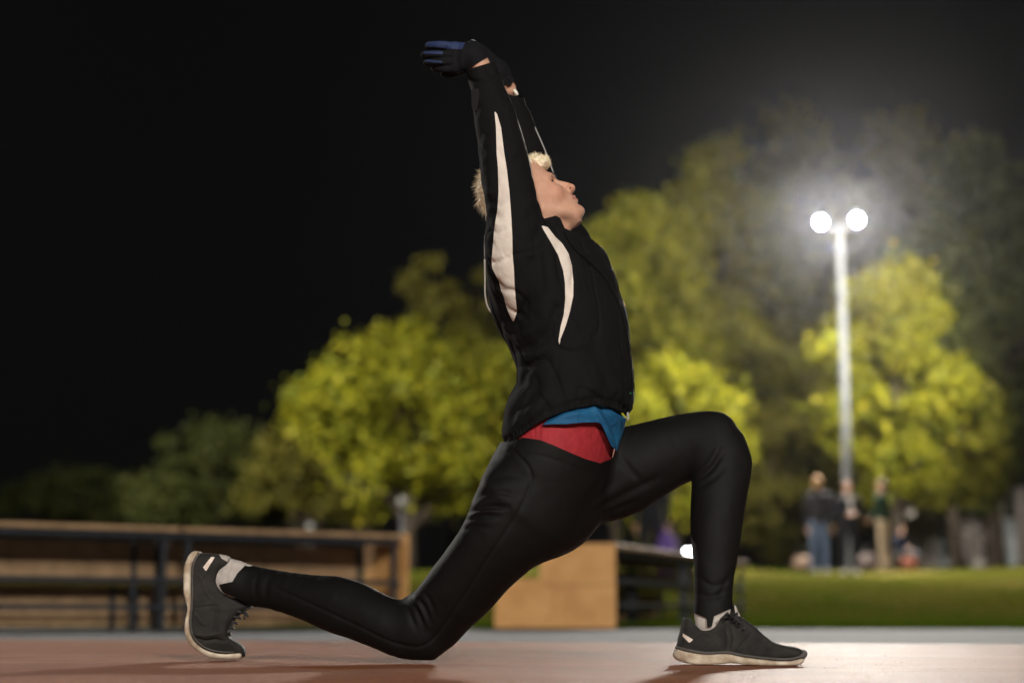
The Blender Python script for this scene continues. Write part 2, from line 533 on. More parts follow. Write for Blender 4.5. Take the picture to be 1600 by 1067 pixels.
# the asphalt reaches to the lawn, the red track lies on it as a sheet with a seam between two lanes
def sheet(name, x0, x1, y0, y1, z, m, nx=2, ny=2, ex=None):
    xs = np.linspace(x0, x1, nx); ys = np.linspace(y0, y1, ny)
    V = np.array([(x, y, z) for y in ys for x in xs]); 
    F = np.array([(j*nx+i, j*nx+i+1, (j+1)*nx+i+1, (j+1)*nx+i) for j in range(ny-1) for i in range(nx-1)])
    return tag(mesh(name, V, F, m, None, False), kind='structure')
sheet('ground', -400, 400, -400, 9.2, -.012, M_asph)
LANE = math.radians(-16.0)            # the lanes run a little towards the camera on the right
def lane_sheet(name, v0, v1, z, m):
    c, s = math.cos(LANE), math.sin(LANE); o = np.array([0, .05, 0])
    V = np.array([o + [u*c - v*s, u*s + v*c, z] for u, v in ((-60, v0), (60, v0), (60, v1), (-60, v1))])
    return V
tr = MB()
for v0, v1 in ((-60, -.002), (.002, 2.9)):
    V = lane_sheet('', v0, v1, 0, None); n = len(tr.V)
    tr.add(list(V) + list(V - [0, 0, .010]), [(0,1,2,3), (0,4,5,1), (1,5,6,2), (2,6,7,3), (3,7,4,0)])
tag(tr.build('running_track', M_track), kind='structure')

xs = np.concatenate([np.linspace(-400, -30, 8)[:-1], np.linspace(-30, 30, 61), np.linspace(30, 400, 8)[1:]])
ys = np.concatenate([np.linspace(9.2, 40, 45), np.linspace(42, 120, 20), np.linspace(140, 500, 6)])
nx = len(xs); XX, YY = np.meshgrid(xs, ys); ZZ = lawn_z(XX, YY)
V = np.stack([XX.ravel(), YY.ravel(), ZZ.ravel()], 1)
F = np.array([(j*nx+i, j*nx+i+1, (j+1)*nx+i+1, (j+1)*nx+i) for j in range(len(ys)-1) for i in range(nx-1)])
tag(mesh('lawn', V, F, M_lawn), kind='structure')
# blades of grass on the near part of the lawn
NB = 52000
gx = rng.uniform(-8, 13, NB); gy = 9.15 + 20 * rng.random(NB) ** 1.8
gz = lawn_z(gx, gy) - .004
th = rng.uniform(0, 2*np.pi, NB); hh = rng.uniform(.03, .075, NB); ww = rng.uniform(.004, .009, NB)
dx, dy = np.cos(th) * ww, np.sin(th) * ww; lx, ly = rng.normal(0, .02, NB), rng.normal(0, .02, NB)
V = np.stack([np.stack([gx-dx, gy-dy, gz], 1), np.stack([gx+dx, gy+dy, gz], 1), np.stack([gx+lx, gy+ly, gz+hh], 1)], 1).reshape(-1, 3)
F = np.arange(NB*3).reshape(-1, 3)
M_blade = leaf_mat('grass blades', (.028, .058, .002), (.062, .085, .005), spec=.0)
tag(mesh('grass', V, F, M_blade, None, False), kind='stuff')
mb = MB(); x = -40.0
M_kerb = mat('concrete kerb', (.30, .29, .28), .8, var=.25, vscale=6, bump=.5, bscale=120, bdist=.003)

# ------------------------------------------------------------------ floodlight masts
M_galv = mat('galvanised pole', (.14, .145, .15), .8, spec=.15, var=.15, vscale=5)
M_black = mat('lamp housing', (.035, .036, .04), .5)
def lens_mat(st):
    return mat('lit lens', (.9, .9, .9), .3, emit=(1.0, .97, .92), estr=st)
M_lens = lens_mat(300)
def mast(loc, H, aims, label, power, group='floodlight masts round the track', spot=2.5, share=None, blend=.35, sep=.34, col=(1.0, .95, .86), rad=.12, back=()):
    root = empty('floodlight_mast', loc, label, 'floodlight', group)
    m = MB(); m.tube([(0,0,0), (0,0,.3), (0,0,H*.5), (0,0,H)], [.105,.10,.085,.065], 16); m.build('pole', M_galv, root, smooth=True)
    m = MB(); m.tube([(0,0,0), (0,0,.04)], [.22, .22], 16); m.tube([(0,0,.04), (0,0,.12)], [.15, .13], 16); m.build('base_plate', M_galv, root)
    m = MB(); n = len(aims); w = sep * (n - 1) / 2 + .05
    m.box((-w, -.035, H-.09), (w, .035, H-.02), .008); arm = m.build('crossarm', M_galv, root)
    for i, aim in enumerate(list(aims) + list(back)):
        x = -sep * (n - 1) / 2 + sep * i if i < n else 0.0
        a = Vector(aim).normalized(); up = Vector((0,0,1)); sd = a.cross(up).normalized(); up2 = sd.cross(a)
        c = Vector((x, 0, H + .10 if i < n else H - .45)) + a * .12
        def T(q): v = c + sd * q[0] + a * q[1] + up2 * q[2]; return tuple(v)
        h = MB(); h.box((-.14, -.10, -.125), (.14, .03, .125), .03); h.V = [T(v) for v in h.V]
        fl = h.build('floodlight', M_black, root)
        l = MB(); l.tube([(0, .031, 0), (0, .046, 0)], [.090, .084], 20); l.V = [T(v) for v in l.V]; l.build('lens', M_lens, fl)
        v = MB(); v.box((-.15, .0, .1235), (.15, .12, .131)); v.V = [T(q) for q in v.V]; v.build('visor', M_black, fl)
        br = MB(); br.tube([(x, 0, c.z-.13), (x, 0, c.z)], [.02, .02], 8); br.build('bracket', M_galv, fl)
        ld = bpy.data.lights.new('floodlight_beam', 'SPOT'); ld.energy = power * (share[i] if share else 1 / n); ld.color = col
        ld.spot_size = spot if i < n else 1.15; ld.spot_blend = blend; ld.shadow_soft_size = rad
        lo = bpy.data.objects.new('floodlight_beam', ld); COL.objects.link(lo); lo.parent = root
        lo.location = c + a * .16; lo.rotation_euler = a.to_track_quat('-Z', 'Y').to_euler()
    return root
MG = 'floodlight masts round the track'
# the mast in the picture, lit heads towards the track
MB_ = at(1328, 884, 29.6); base = (MB_[0], 29.6, float(lawn_z(MB_[0], 29.6)))
top = float(at(1314, 352, 29.6)[2])
m1 = mast(base, top - base[2], [(-.38, -1, -.36), (.30, -1, -.30)], 'tall grey floodlight mast with two lit lamps and an added back lamp, behind the standing group', MAST_POWER['front'], MG, 2.6, sep=.62, share=[.5, .5, .30], back=[(-.55, 1, -.10)])  # the back head is added, unseen, to light the trees behind
m1.rotation_euler = (0, 0, math.radians(-14))
# unseen masts of the same ground; the right one added to brighten trees
mast((-15, 19.0, float(lawn_z(-15, 19))), 8.5, [(.58, .81, -.24), (.62, -.78, -.27)], 'floodlight mast left of the long bench, lamps towards trees and track', MAST_POWER['side'], MG, 1.7, [.85, .11], 1.0)
mast((10.8, 19.5, float(lawn_z(10.8, 19.5))), 7.5, [(-.25, .966, -.08), (-.7, -.6, -.4)], 'added floodlight mast right of the standing group, lamps towards trees and track', MAST_POWER['right'], MG, .80, [.97, .03], .7)
for kx, kp, lab in ((-6.0, .75, 'floodlight mast on the near side of the track, left behind the camera'), (9.5, 1.25, 'floodlight mast on the near side of the track, right behind the camera')):
    mast((kx, -32.0, -.012), 12.0, [(-kx*.031 - .06, 1, -.30), (-kx*.031 + .06, 1, -.30)], lab, MAST_POWER['key'] * kp, MG, 1.3, None, .5, rad=.35)

# ------------------------------------------------------------------ wooden benches
M_plank = mat('worn brown plank', (.34, .215, .115), .7, color2=(.22, .135, .07), vscale=9, bump=.4, bscale=90, bdist=.002, detail=8)
M_ply = mat('pale plywood', (.58, .315, .115), .65, color2=(.47, .235, .08), vscale=5, bump=.3, bscale=80, bdist=.0015, detail=8)
M_steel = mat('blue black painted steel', (.022, .026, .034), .45, var=.3, vscale=12)
def bench(p0, p1, name, label, step_end, flip=1, Hh=.70):
    """two-tier bench between ground points p0 and p1 (its back edge); local x runs along it, +y away from its back"""
    p0, p1 = np.array(p0), np.array(p1); L = float(np.linalg.norm(p1 - p0)); rz = math.atan2(p1[1]-p0[1], p1[0]-p0[0])
    root = empty('bench', (*p0, BZ), label, 'bench', 'wooden benches beside the track', rz)
    Wd, H2 = .92, .36
    y = lambda v: v * flip
    def bx(m, x0, x1, y0, y1, z0, z1, bev=.004):
        a, b = sorted((y(y0), y(y1))); m.box((x0, a, z0), (x1, b, z1), bev); return m
    nb = max(2, int(round(L / 1.95))); xs_ = np.linspace(.03, L - .03, nb + 1)
    # steel frame
    for i, x in enumerate(xs_):
        for dx in ((-.09, .09) if 0 < i < nb else ((.0,) if i == 0 else (.0,))):
            bx(MB(), x+dx-.015, x+dx+.015, .03, .07, 0, Hh-.085).build('post', M_steel, root)
            bx(MB(), x+dx-.015, x+dx+.015, .50, .54, 0, Hh-.085).build('post', M_steel, root)
            bx(MB(), x+dx-.015, x+dx+.015, .84, .88, 0, H2-.045).build('post', M_steel, root)
    for (yy, z) in ((.012, Hh-.085), (.50, Hh-.085), (.012, .315), (.012, .135), (.84, H2-.045)):
        bx(MB(), 0, L, yy, yy+.045, z+.008, z+.046).build('rail', M_steel, root)
    # planks of both seats, split in bays
    for a, b in zip(xs_[:-1], xs_[1:]):
        for k in range(3): bx(MB(), a-.028, b+.026, -.03+k*.195, .155+k*.195, Hh-.035, Hh+rng.uniform(-.003,.003), .006).build('plank', M_plank, root)
        for k in range(2): bx(MB(), a-.028, b+.026, .545+k*.195, .73+k*.195, H2-.032, H2+rng.uniform(-.003,.003), .006).build('plank', M_plank, root)
        for k in range(2): bx(MB(), a-.028, b+.026, .548, .566, H2+.004+k*.128, H2+.124+k*.128, .003).build('riser_board', M_plank, root)
        for k in range(2): bx(MB(), a-.028, b+.026,   .886, .904, .03+k*.145, .168+k*.145, .003).build('riser_board', M_plank, root)
    # stepped end panel
    for x in step_end:
        e = .018; x0 = -e-.032 if x == 0 else L+.032; H2b = H2 + .003
        for k, pts in enumerate(([(-.03, 0), (.445, 0), (.445, H2b-.05), (-.03, H2b-.05)], [(.449, 0), (.92, 0), (.92, H2b), (.56, H2b), (.56, H2b-.05), (.449, H2b-.05)],
                    [(-.03, H2b-.046), (.56, H2b-.046), (.56, Hh+.004), (-.03, Hh+.004)])):
            m = MB(); n = len(pts); q = x0 + (0, .003, .0015)[k]
            m.add([(q, y(a), b) for a, b in pts] + [(q+e, y(a), b) for a, b in pts], [tuple(range(n)), tuple(range(2*n-1, n-1, -1))] + [(i, n+i, n+(i+1) % n, (i+1) % n) for i in range(n)])
            m.build('end_panel', M_ply, root)
        for yy, zz in ((.05,.08),(.5,.08),(.05,.6),(.5,.6),(.85,.08),(.85,.28)):
            s_ = MB(); s_.tube([(x0-.003, y(yy), zz), (x0+e+.003, y(yy), zz)], [.007, .007], 8); s_.build('screw', M_steel, root)
    return root
BZ = -.012
def gp(px, d): return ((px - 800) / FPX * d, CAM_Y + d)
a0, a1 = np.array(gp(0, 10.9)), np.array(gp(628, 12.75)); dv = (a1 - a0) / np.linalg.norm(a1 - a0)
bench(a0 - dv * 2.3, a1, 'bench', 'long low two-tier wooden bench with dark steel frame, behind the raised rear shoe', (1,))
b0, b1 = np.array(gp(957, 12.75)), np.array(gp(1162, 17.2))
BZ = 0.0
bench(b0, b1, 'bench', 'two-tier wooden bench with pale plywood end panel, seen under the front thigh', (0,), 1, .615)

# ------------------------------------------------------------------ low wall and posts at the right
M_conc = mat('grey brown concrete', (.42, .37, .33), .85, color2=(.32, .28, .25), vscale=3, bump=.5, bscale=40, bdist=.006)
M_door = mat('pale blue grey metal', (.46, .51, .53), .6, var=.25, vscale=4)
wy = 41.0
wx0, wx1 = float(at(1420, 850, wy)[0]), float(at(1700, 850, wy)[0]); wz = float(lawn_z(0, wy)) - .05
root = empty('boundary_wall', ((wx0+wx1)/2, wy, wz), 'grey brown concrete wall with pale metal panels beyond the lawn, under the right trees', 'wall')
n = 8; step = (wx1 - wx0) / n
for i in range(n):
    x0 = -(wx1-wx0)/2 + i * step
    m = MB(); m.box((x0-.16, -.2, 0), (x0+.16, .2, 1.95+.1*(i % 3)), .03); m.build('pier', M_conc, root)
    m = MB()
    if i in (1, 4): m.box((x0+.17, -.05, .05), (x0+step-.17, .05, 1.35), .02); m.build('metal_panel', M_door, root)
    else:
        for k in range(3):
            q = MB(); q.box((x0+.17, -.10+rng.uniform(-.01,.01), .02+k*.56), (x0+step-.17, .10, .56+k*.56), .02); q.build('wall_block', M_conc, root)
# ------------------------------------------------------------------ garden lamps
M_globe = mat('milky globe', (.06, .06, .055), .4, emit=(1, .93, .78), estr=.1)
def garden_lamp(px, py, d, r, label, group=None):
    Y = CAM_Y + d; p = at(px, py, Y); z0 = float(lawn_z(p[0], Y)); h = p[2] - z0
    root = empty('garden_lamp', (p[0], Y, z0), label, 'garden lamp', 'garden lamps beyond the bench')
    m = MB(); m.tube([(0,0,0), (0,0,.25), (0,0,h-r)], [.03,.02,.016], 8); m.build('pole', M_black, root, smooth=True)
    V_, F_ = ico(3); mesh('globe', V_ * r + [0,0,h], F_, M_globe, root)
    m = MB(); m.tube([(0,0,h-r*1.15), (0,0,h-r*.75)], [r*.35, r*.6], 12); m.build('collar', M_black, root, smooth=True)
garden_lamp(628, 783, 33, .085, 'small globe lamp on a thin pole in front of the bright yellow tree')
garden_lamp(485, 822, 34, .07, 'low globe lamp just above the left bench')
# bright small work lamp on the lawn behind the front shin
Y = 21.5; p = at(1077, 866, Y); z0 = float(lawn_z(p[0], Y)); h = p[2] - z0
root = empty('work_lamp', (p[0], Y, z0), 'small bright lamp on a stand on the lawn, behind the front shin', 'work lamp')
m = MB(); m.tube([(0,0,.0), (0,0,h-.08)], [.02,.016], 8)
for k in range(3):
    a = k * 2.094 + .4; m.tube([(0,0,.25), (.22*math.cos(a), .22*math.sin(a), 0)], [.012,.012], 6)
m.build('stand', M_black, root)
m = MB(); m.box((-.07,-.04,h-.075), (.07,.05,h+.075), .015); hs = m.build('housing', M_black, root)
m = MB(); m.box((-.060,-.05,h-.064), (.060,-.041,h+.064), .008); m.build('lens', mat('work lamp lens', (.9,.9,.9), .3, emit=(.93,.97,1), estr=28), hs)

# ------------------------------------------------------------------ trees
M_bark = mat('dark bark', (.042, .032, .023), .9, color2=(.026, .020, .015), vscale=8, bump=.8, bscale=30, bdist=.02, spec=.1)
ML = dict(
    yellow=leaf_mat('yellow green leaves', (.070, .085, .005), (.195, .180, .009), (.29, .24, .018)),
    green=leaf_mat('mid green leaves', (.062, .068, .006), (.155, .145, .012), (.21, .18, .02)),
    olive=leaf_mat('olive leaves', (.060, .060, .010), (.135, .118, .018), (.17, .14, .025)),
    dark=leaf_mat('dark green leaves', (.030, .040, .010), (.065, .070, .016)))
def tree(px, d, py_top, width_px, py_low, kind, label, seed, ncl=70, leaf=.20, per=170, group=None, gap=.55, trunk_r=.16, lean=0.0):
    r = np.random.default_rng(seed)
    Y = CAM_Y + d; pc = at(px, 900, Y); x0 = pc[0]; z0 = float(lawn_z(x0, Y)) - .05
    zt = float(at(px, py_top, Y)[2]) - z0; zl = max(.3, float(at(px, py_low, Y)[2]) - z0)
    rw = width_px / FPX * d / 2; cz = (zt + zl) / 2; rh = (zt - zl) / 2
    root = empty('tree', (x0, Y, z0), label, 'tree', group or 'trees beyond the lawn')
    # clump centres: an uneven shell with some inside, wider low down
    C_ = []
    while len(C_) < ncl:
        u = r.normal(0, 1, 3); u /= np.linalg.norm(u); q = r.uniform(.35, 1.0) ** .6
        s = 1.02 + .55 * float(vnoise(u[None] * 1.7 + seed * 3.1, 1.0, seed)[0]) + .10 * r.normal()
        shape = 1 - .35 * max(u[2], 0) ** 1.5
        C_.append(u * [rw * s * shape * q, min(rw, 2.6) * s * shape * q, rh * q] + [lean * u[2], 0, cz])
    C_ = np.array(C_); cr = (.10 + .26 * r.random(ncl) ** 2) * min(rw, rh * 1.2) + .14
    mb = MB(); tz = min(zl + rh * .55, zt * .6)
    P_ = [(0,0,0), (.03*r.normal(), 0, .4), (.10*r.normal(), .05*r.normal(), tz*.6), (.16*r.normal(), .1*r.normal(), tz), (.2*r.normal(), 0, cz + rh * .45)]
    mb.tube(P_, [trunk_r*1.5, trunk_r, trunk_r*.8, trunk_r*.6, .02], 9)
    for i in r.choice(ncl, min(16, ncl), replace=False):
        t = r.uniform(.45, .95); j = 2 if t < .7 else 3; s = np.array(P_[j]) * .5 + np.array(P_[j-1] if r.random() < .5 else P_[j]) * .5
        e = C_[i]; mid = (s + e) / 2 + [0, 0, -.12 * np.linalg.norm(e - s) * .5] + r.normal(0, .1, 3)
        mb.tube([s, mid, e], [trunk_r*.42, trunk_r*.25, .012], 6)
    mb.build('trunk', M_bark, root, smooth=True)
    n = ncl * per; ci = r.integers(0, ncl, n)
    u = r.normal(0, 1, (n, 3)); u /= np.linalg.norm(u, axis=1)[:, None]
    rad = cr[ci] * (r.random(n) ** .5) * np.where(r.random(n) < .28, r.uniform(1.0, 1.75, n), 1); P0 = C_[ci] + u * rad[:, None] * [1.15, 1.1, .8]
    P0 = P0[P0[:, 2] > .15]; n = len(P0)
    A = r.normal(0, 1, (n, 3)); A[:, 2] -= .5; A /= np.linalg.norm(A, axis=1)[:, None]
    B = np.cross(A, r.normal(0, 1, (n, 3))); B /= np.linalg.norm(B, axis=1)[:, None]
    s = leaf * r.uniform(.6, 1.25, n)[:, None]
    V = np.stack([P0 - A*s*.5, P0 + B*s*.32 - A*s*.05, P0 + A*s*.5, P0 - B*s*.32 - A*s*.05], 1).reshape(-1, 3)
    mesh('crown', V, np.arange(n*4).reshape(-1, 4), ML[kind], root, False)
    return root
TREES = [
    (962, 53, 345, 150, 760, 'olive', 'olive tree between the runner\'s chest and the tall green tree', 21, dict(ncl=60, per=140, leaf=.26)),
    (1095, 62, 255, 200, 760, 'olive', 'hazy olive tree top in the gap between the two tall green trees', 22, dict(ncl=70, per=130, leaf=.3)),
    (1495, 52, 330, 190, 780, 'olive', 'dim olive tree filling the gap right of the bright tree by the pole', 23, dict(ncl=80, per=140, leaf=.26)),
    (560, 50, 610, 190, 815, 'green', 'mid green tree peeping out left of the bright yellow green tree', 24, dict(ncl=60, per=140)),
    (735, 52, 520, 200, 815, 'green', 'green tree filling the gap beside the runner\'s lower back', 25, dict(ncl=70, per=140, leaf=.24)),
    (405, 58, 690, 240, 825, 'dark', 'dark tree low down beside the bright yellow green bank', 26, dict(ncl=50, per=120)),
    (890, 44, 450, 200, 815, 'yellow', 'yellow green tree directly behind the runner\'s chest and lap', 17, dict(ncl=55, per=150)),
    (1175, 50, 470, 190, 860, 'green', 'mid green tree filling the gap above the front knee', 18, dict(ncl=80, per=150, leaf=.24)),
    (1330, 52, 420, 170, 830, 'olive', 'olive tree right behind the floodlight pole', 19, dict(ncl=80, per=150, leaf=.24)),
    # px, dist, top, width, low, kind, label
    (640, 38, 520, 330, 800, 'yellow', 'bright yellow green tree left of the runner, above the end of the long bench', 1, dict(ncl=95, per=150, leaf=.2)),
    (790, 39, 548, 170, 815, 'yellow', 'bright yellow green tree behind the runner\'s lower back and hip', 2, dict(ncl=60, per=150)),
    (470, 46, 668, 210, 815, 'olive', 'low olive green tree left of the bright yellow one', 3, dict(ncl=60, per=140)),
    (330, 50, 662, 190, 820, 'dark', 'dull dark tree behind the middle of the long bench', 4, dict(ncl=60, per=130)),
    (255, 47, 735, 120, 825, 'dark', 'small bush-like tree above the left part of the long bench', 5, dict(ncl=40, per=130)),
    (110, 62, 735, 300, 830, 'dark', 'dark wide tree at the far left edge of the picture', 6, dict(ncl=70, per=120)),
    (705, 58, 365, 190, 700, 'olive', 'thin tall tree whose sparse top shows beside the runner\'s back', 7, dict(ncl=34, per=110, leaf=.24)),
    (1010, 48, 300, 260, 760, 'green', 'tall green tree right of the runner\'s face and chest', 8, dict(ncl=110, per=160, leaf=.24)),
    (1060, 40, 545, 230, 830, 'yellow', 'lower bright green tree above the runner\'s raised thigh', 9, dict(ncl=70, per=150)),
    (1130, 56, 215, 270, 780, 'green', 'tall rounded tree between the runner and the floodlight mast', 10, dict(ncl=120, per=160, leaf=.28)),
    (1265, 60, 172, 260, 790, 'olive', 'tallest tree, directly behind the lamps of the floodlight mast', 11, dict(ncl=120, per=160, leaf=.30)),
    (1215, 43, 640, 150, 870, 'olive', 'dull low tree behind the front knee, left of the standing group', 12, dict(ncl=50, per=140)),
    (1405, 37, 405, 210, 800, 'yellow', 'bright yellow green tree right of the floodlight pole', 13, dict(ncl=95, per=150, lean=.1)),
    (1440, 58, 178, 230, 760, 'olive', 'tall dim tree right of the lamps of the floodlight mast', 14, dict(ncl=100, per=150, leaf=.30)),
    (1560, 44, 200, 240, 800, 'dark', 'large dark tree at the right edge of the picture', 15, dict(ncl=130, per=170, leaf=.26, trunk_r=.2)),
    (1500, 40, 560, 170, 800, 'green', 'green tree in front of the large dark one, above the concrete wall', 16, dict(ncl=70, per=150)),
]
for px, d, tp, w, lowp, kind, lab, sd, kw in TREES: tree(px, d, tp, w, lowp, kind, lab, sd, **kw)

# ------------------------------------------------------------------ people on the lawn
M_sk2 = mat('skin of bystander', (.48, .27, .19), .5)
PM = {}
def pm(c, r=.8):
    k = (c, r)
    if k not in PM: PM[k] = mat('cloth', c, r, var=.2, vscale=20, spec=.12)
    return PM[k]
def bystander(px, d, height, rz, label, hairc, jack, trou, shoec, seated=False, arms='down', scarf=None, vest=None, backward=False):
    Y = CAM_Y + d; x = float(at(px, 900, Y)[0]); z0 = float(lawn_z(x, Y))
    root = empty('person', (x, Y, z0), label, 'person', 'people on the lawn', rz)
    s = height / 1.72; h = .014
    hip = .42 if seated else .90
    dz = hip - .90
    J = {}
    def L(*p): return np.array(p, float)
    neck = L(0, 0, 1.44 + dz); head = L(0, -.015, 1.60 + dz)
    legs = []
    for sd in (-1, 1):
        if seated: legs.append([L(.10*sd, 0, hip), L(.13*sd, -.42, hip+.06), L(.13*sd, -.55, .06)])
        else: legs.append([L(.09*sd, 0, .9), L(.105*sd, -.02 + .02*sd, .48), L(.115*sd, .02, .07)])
    armj = []
    for sd in (-1, 1):
        sh = L(.19*sd, 0, 1.37 + dz)
        if arms == 'down': armj.append([sh, L(.245*sd, .03, 1.10 + dz), L(.235*sd, -.05, .84 + dz)])
        elif arms == 'front': armj.append([sh, L(.235*sd, -.02, 1.10 + dz), L(.07*sd, -.24, 1.10 + dz)])
        else: armj.append([sh, L(.24*sd, .0, 1.10 + dz), L(.13*sd, -.22, .98 + dz) if sd > 0 else L(.23*sd, -.05, .86 + dz)])
    def fld(): return Field((-.36, -.72 if seated else -.36, -.01), (.36, .36, 1.80 + dz), h)
    def out(fd, nm, m, par=root):
        V, F = extract(fd); return mesh(nm, V * s, F, m, par)
    def torso(fd, g):
        fd.ell((0, 0, 1.24 + dz), (.165+g, .105+g, .20+g), .05); fd.ell((0, 0, 1.06 + dz), (.145+g, .10+g, .17+g), .05); fd.ell((0, .005, .93 + dz), (.155+g, .11+g, .12+g), .05)
        fd.cap((-.14, 0, 1.38 + dz), (.14, 0, 1.38 + dz), .06+g, .06+g, .05)
    fd = fld(); torso(fd, -.012)
    fd.cap(neck - [0, 0, .05], head - [0, 0, .05], .052, .05, .03)
    fd.ell(head + [0, .012, .02], (.074, .092, .10), .02); fd.ell(head + [0, -.045, -.05], (.05, .045, .06), .02)
    fd.ell(head + [0, -.098, -.015], (.012, .018, .02), .012)
    for l in legs: fd.chain(np.array(l), [.072, .045, .034], .03); fd.cap(l[2], l[2] + [0, -.12, -.03], .035, .028, .02)
    for a in armj:
        fd.chain(np.array(a), [.045, .036, .027], .02); u = a[2] - a[1]; u /= np.linalg.norm(u)
        fd.cap(a[2], a[2] + u * .09, .03, .03, .01)
        for k in range(4): fd.cap(a[2] + u*.09 + [0, .027*(k-1.5)*.8, 0], a[2] + u*(.16+.02*(k in (1,2))) + [0, .024*(k-1.5)*.8, 0], .0095, .008, .004)
        fd.cap(a[2] + u*.04, a[2] + u*.09 + [0, -.045, 0], .012, .009, .006)
    out(fd, 'body', M_sk2)
    fd = fld(); torso(fd, .012)
    for a in armj: fd.chain(np.array([a[0], a[1], a[1]*.12 + a[2]*.88]), [.062, .054, .044], .03)
    fd.cap(neck - [0, 0, .06], neck + [0, 0, .0], .075, .066, .03)
    V, F = extract(fd); V, F = clip(V, F, V[:, 2] - (.82 + dz)); 
    N = vnormals(V, F); V = V + N * (vnoise(V, 12, 3) * .010)[:, None]
    jk = mesh('jacket', V * s, F, pm(jack), root)
    if scarf: 
        fd = fld(); fd.ell(neck + [0, -.05, -.01], (.075, .06, .06), .02); fd.cap(neck + [.02, -.10, -.05], neck + [.03, -.128, -.30], .035, .035, .02); out(fd, 'scarf', pm(scarf))
    if vest:
        fd = fld(); fd.ell((-.12, 0, 1.28 + dz), (.09, .125, .16), .02); out(fd, 'bag_strap', pm(vest))
    fd = fld(); fd.ell((0, .005, .92 + dz), (.165, .12, .12), .04)
    for l in legs: fd.chain(np.array([l[0], l[1], l[2] + [0, 0, .03]]), [.092, .064, .056], .03)
    out(fd, 'trousers', pm(trou))
    fd = fld(); fd.ell(head + [0, .03, .045], (.088, .095, .092), .02); fd.ell(head + [0, .07, -.02], (.075, .05, .09), .02)
    fd.ell(head + [0, -.10, -.04], (.07, .075, .085), .01, 'sub')
    out(fd, 'hair', pm(hairc, .6))
    for l in legs:
        fd = fld(); p = l[2]; fd.cap((p[0], p[1]+.03, .045), (p[0], p[1]-.16, .035), .048, .042, .0); V, F = extract(fd); V[:, 2] = np.maximum(V[:, 2], .003); mesh('shoe', V * s, F, pm(shoec), root)
    return root
bystander(1282, 31, 1.74, 2.6, 'standing person with light brown hair, black jacket and blue jeans, left of the floodlight pole', (.26, .15, .07), (.014, .013, .015), (.075, .10, .16), (.3, .28, .26), arms='down')
bystander(1328, 30.2, 1.62, .1, 'standing person in black with a white scarf, in front of the floodlight pole', (.10, .05, .025), (.012, .012, .016), (.014, .014, .018), (.5, .48, .46), arms='front', scarf=(.50, .46, .44))
bystander(1383, 31.2, 1.64, -2.2, 'standing person in dark green jacket and khaki trousers with yellow strap, right of the pole', (.06, .035, .02), (.012, .030, .016), (.34, .26, .18), (.2, .15, .1), arms='one', vest=(.30, .34, .03))
bystander(1410, 32, 1.15, .6, 'person in a navy top sitting on the lawn at the right end of the group', (.03, .02, .015), (.012, .018, .04), (.10, .10, .11), (.15, .05, .03), seated=True, arms='front')
bystander(1018, 24, 1.66, 2.9, 'person in dark clothes standing behind the plywood bench under the thigh', (.04, .025, .018), (.018, .018, .022), (.02, .02, .025), (.1, .1, .1), arms='down')
# bags beside the group
def bag(px, d, sx, sz, c, label, c2=None):
    Y = CAM_Y + d; x = float(at(px, 900, Y)[0]); z0 = float(lawn_z(x, Y)) 
    root = empty('bag', (x, Y, z0), label, 'bag', 'bags on the lawn')
    fd = Field((-sx-.05, -.25, -.02), (sx+.05, .25, sz+.2), .014)
    fd.ell((0, 0, sz*.46), (sx, .15, sz*.5), .03); fd.ell((0, -.12, sz*.3), (sx*.7, .07, sz*.25), .03)
    V, F = extract(fd); V[:, 2] = np.maximum(V[:, 2], .002); V += vnormals(V, F) * (vnoise(V, 9, 2) * .012)[:, None]
    mesh('sack', V, F, pm(c), root)
    m = MB(); t = np.linspace(0, math.pi, 9); m.tube([(math.cos(a)*sx*.45, 0, sz*.9 + math.sin(a)*.13) for a in t], .014, 6); m.build('strap', pm(c2 or (.03,.03,.03)), root, smooth=True)
bag(1420, 30.6, .17, .26, (.13, .032, .015), 'orange red bag on the lawn right of the standing group')
bag(1355, 30.8, .20, .34, (.07, .05, .045), 'brownish bag on the lawn between the two right standing people')
bag(1042, 23.6, .17, .75, (.16, .09, .34), 'purple bag standing behind the plywood bench, by the front thigh', (.10, .06, .2))

bag(1255, 31.2, .20, .34, (.10, .062, .04), 'brown round bag on the lawn left of the standing group')
# ------------------------------------------------------------------ night air
hz = MB(); hz.box((-430, -430, -1.2), (430, 530, 26))
hm = bpy.data.materials.new('thin night haze'); hm.use_nodes = True
hn = hm.node_tree; hn.nodes.remove(hn.nodes['Principled BSDF'])
pv = hn.nodes.new('ShaderNodeVolumePrincipled'); pv.inputs['Density'].default_value = HAZE
pv.inputs['Color'].default_value = (.9, .9, .95, 1); pv.inputs['Anisotropy'].default_value = .92
hn.links.new(pv.outputs[0], hn.nodes['Material Output'].inputs['Volume'])
if HAZE > 0: tag(hz.build('haze', hm), kind='stuff')

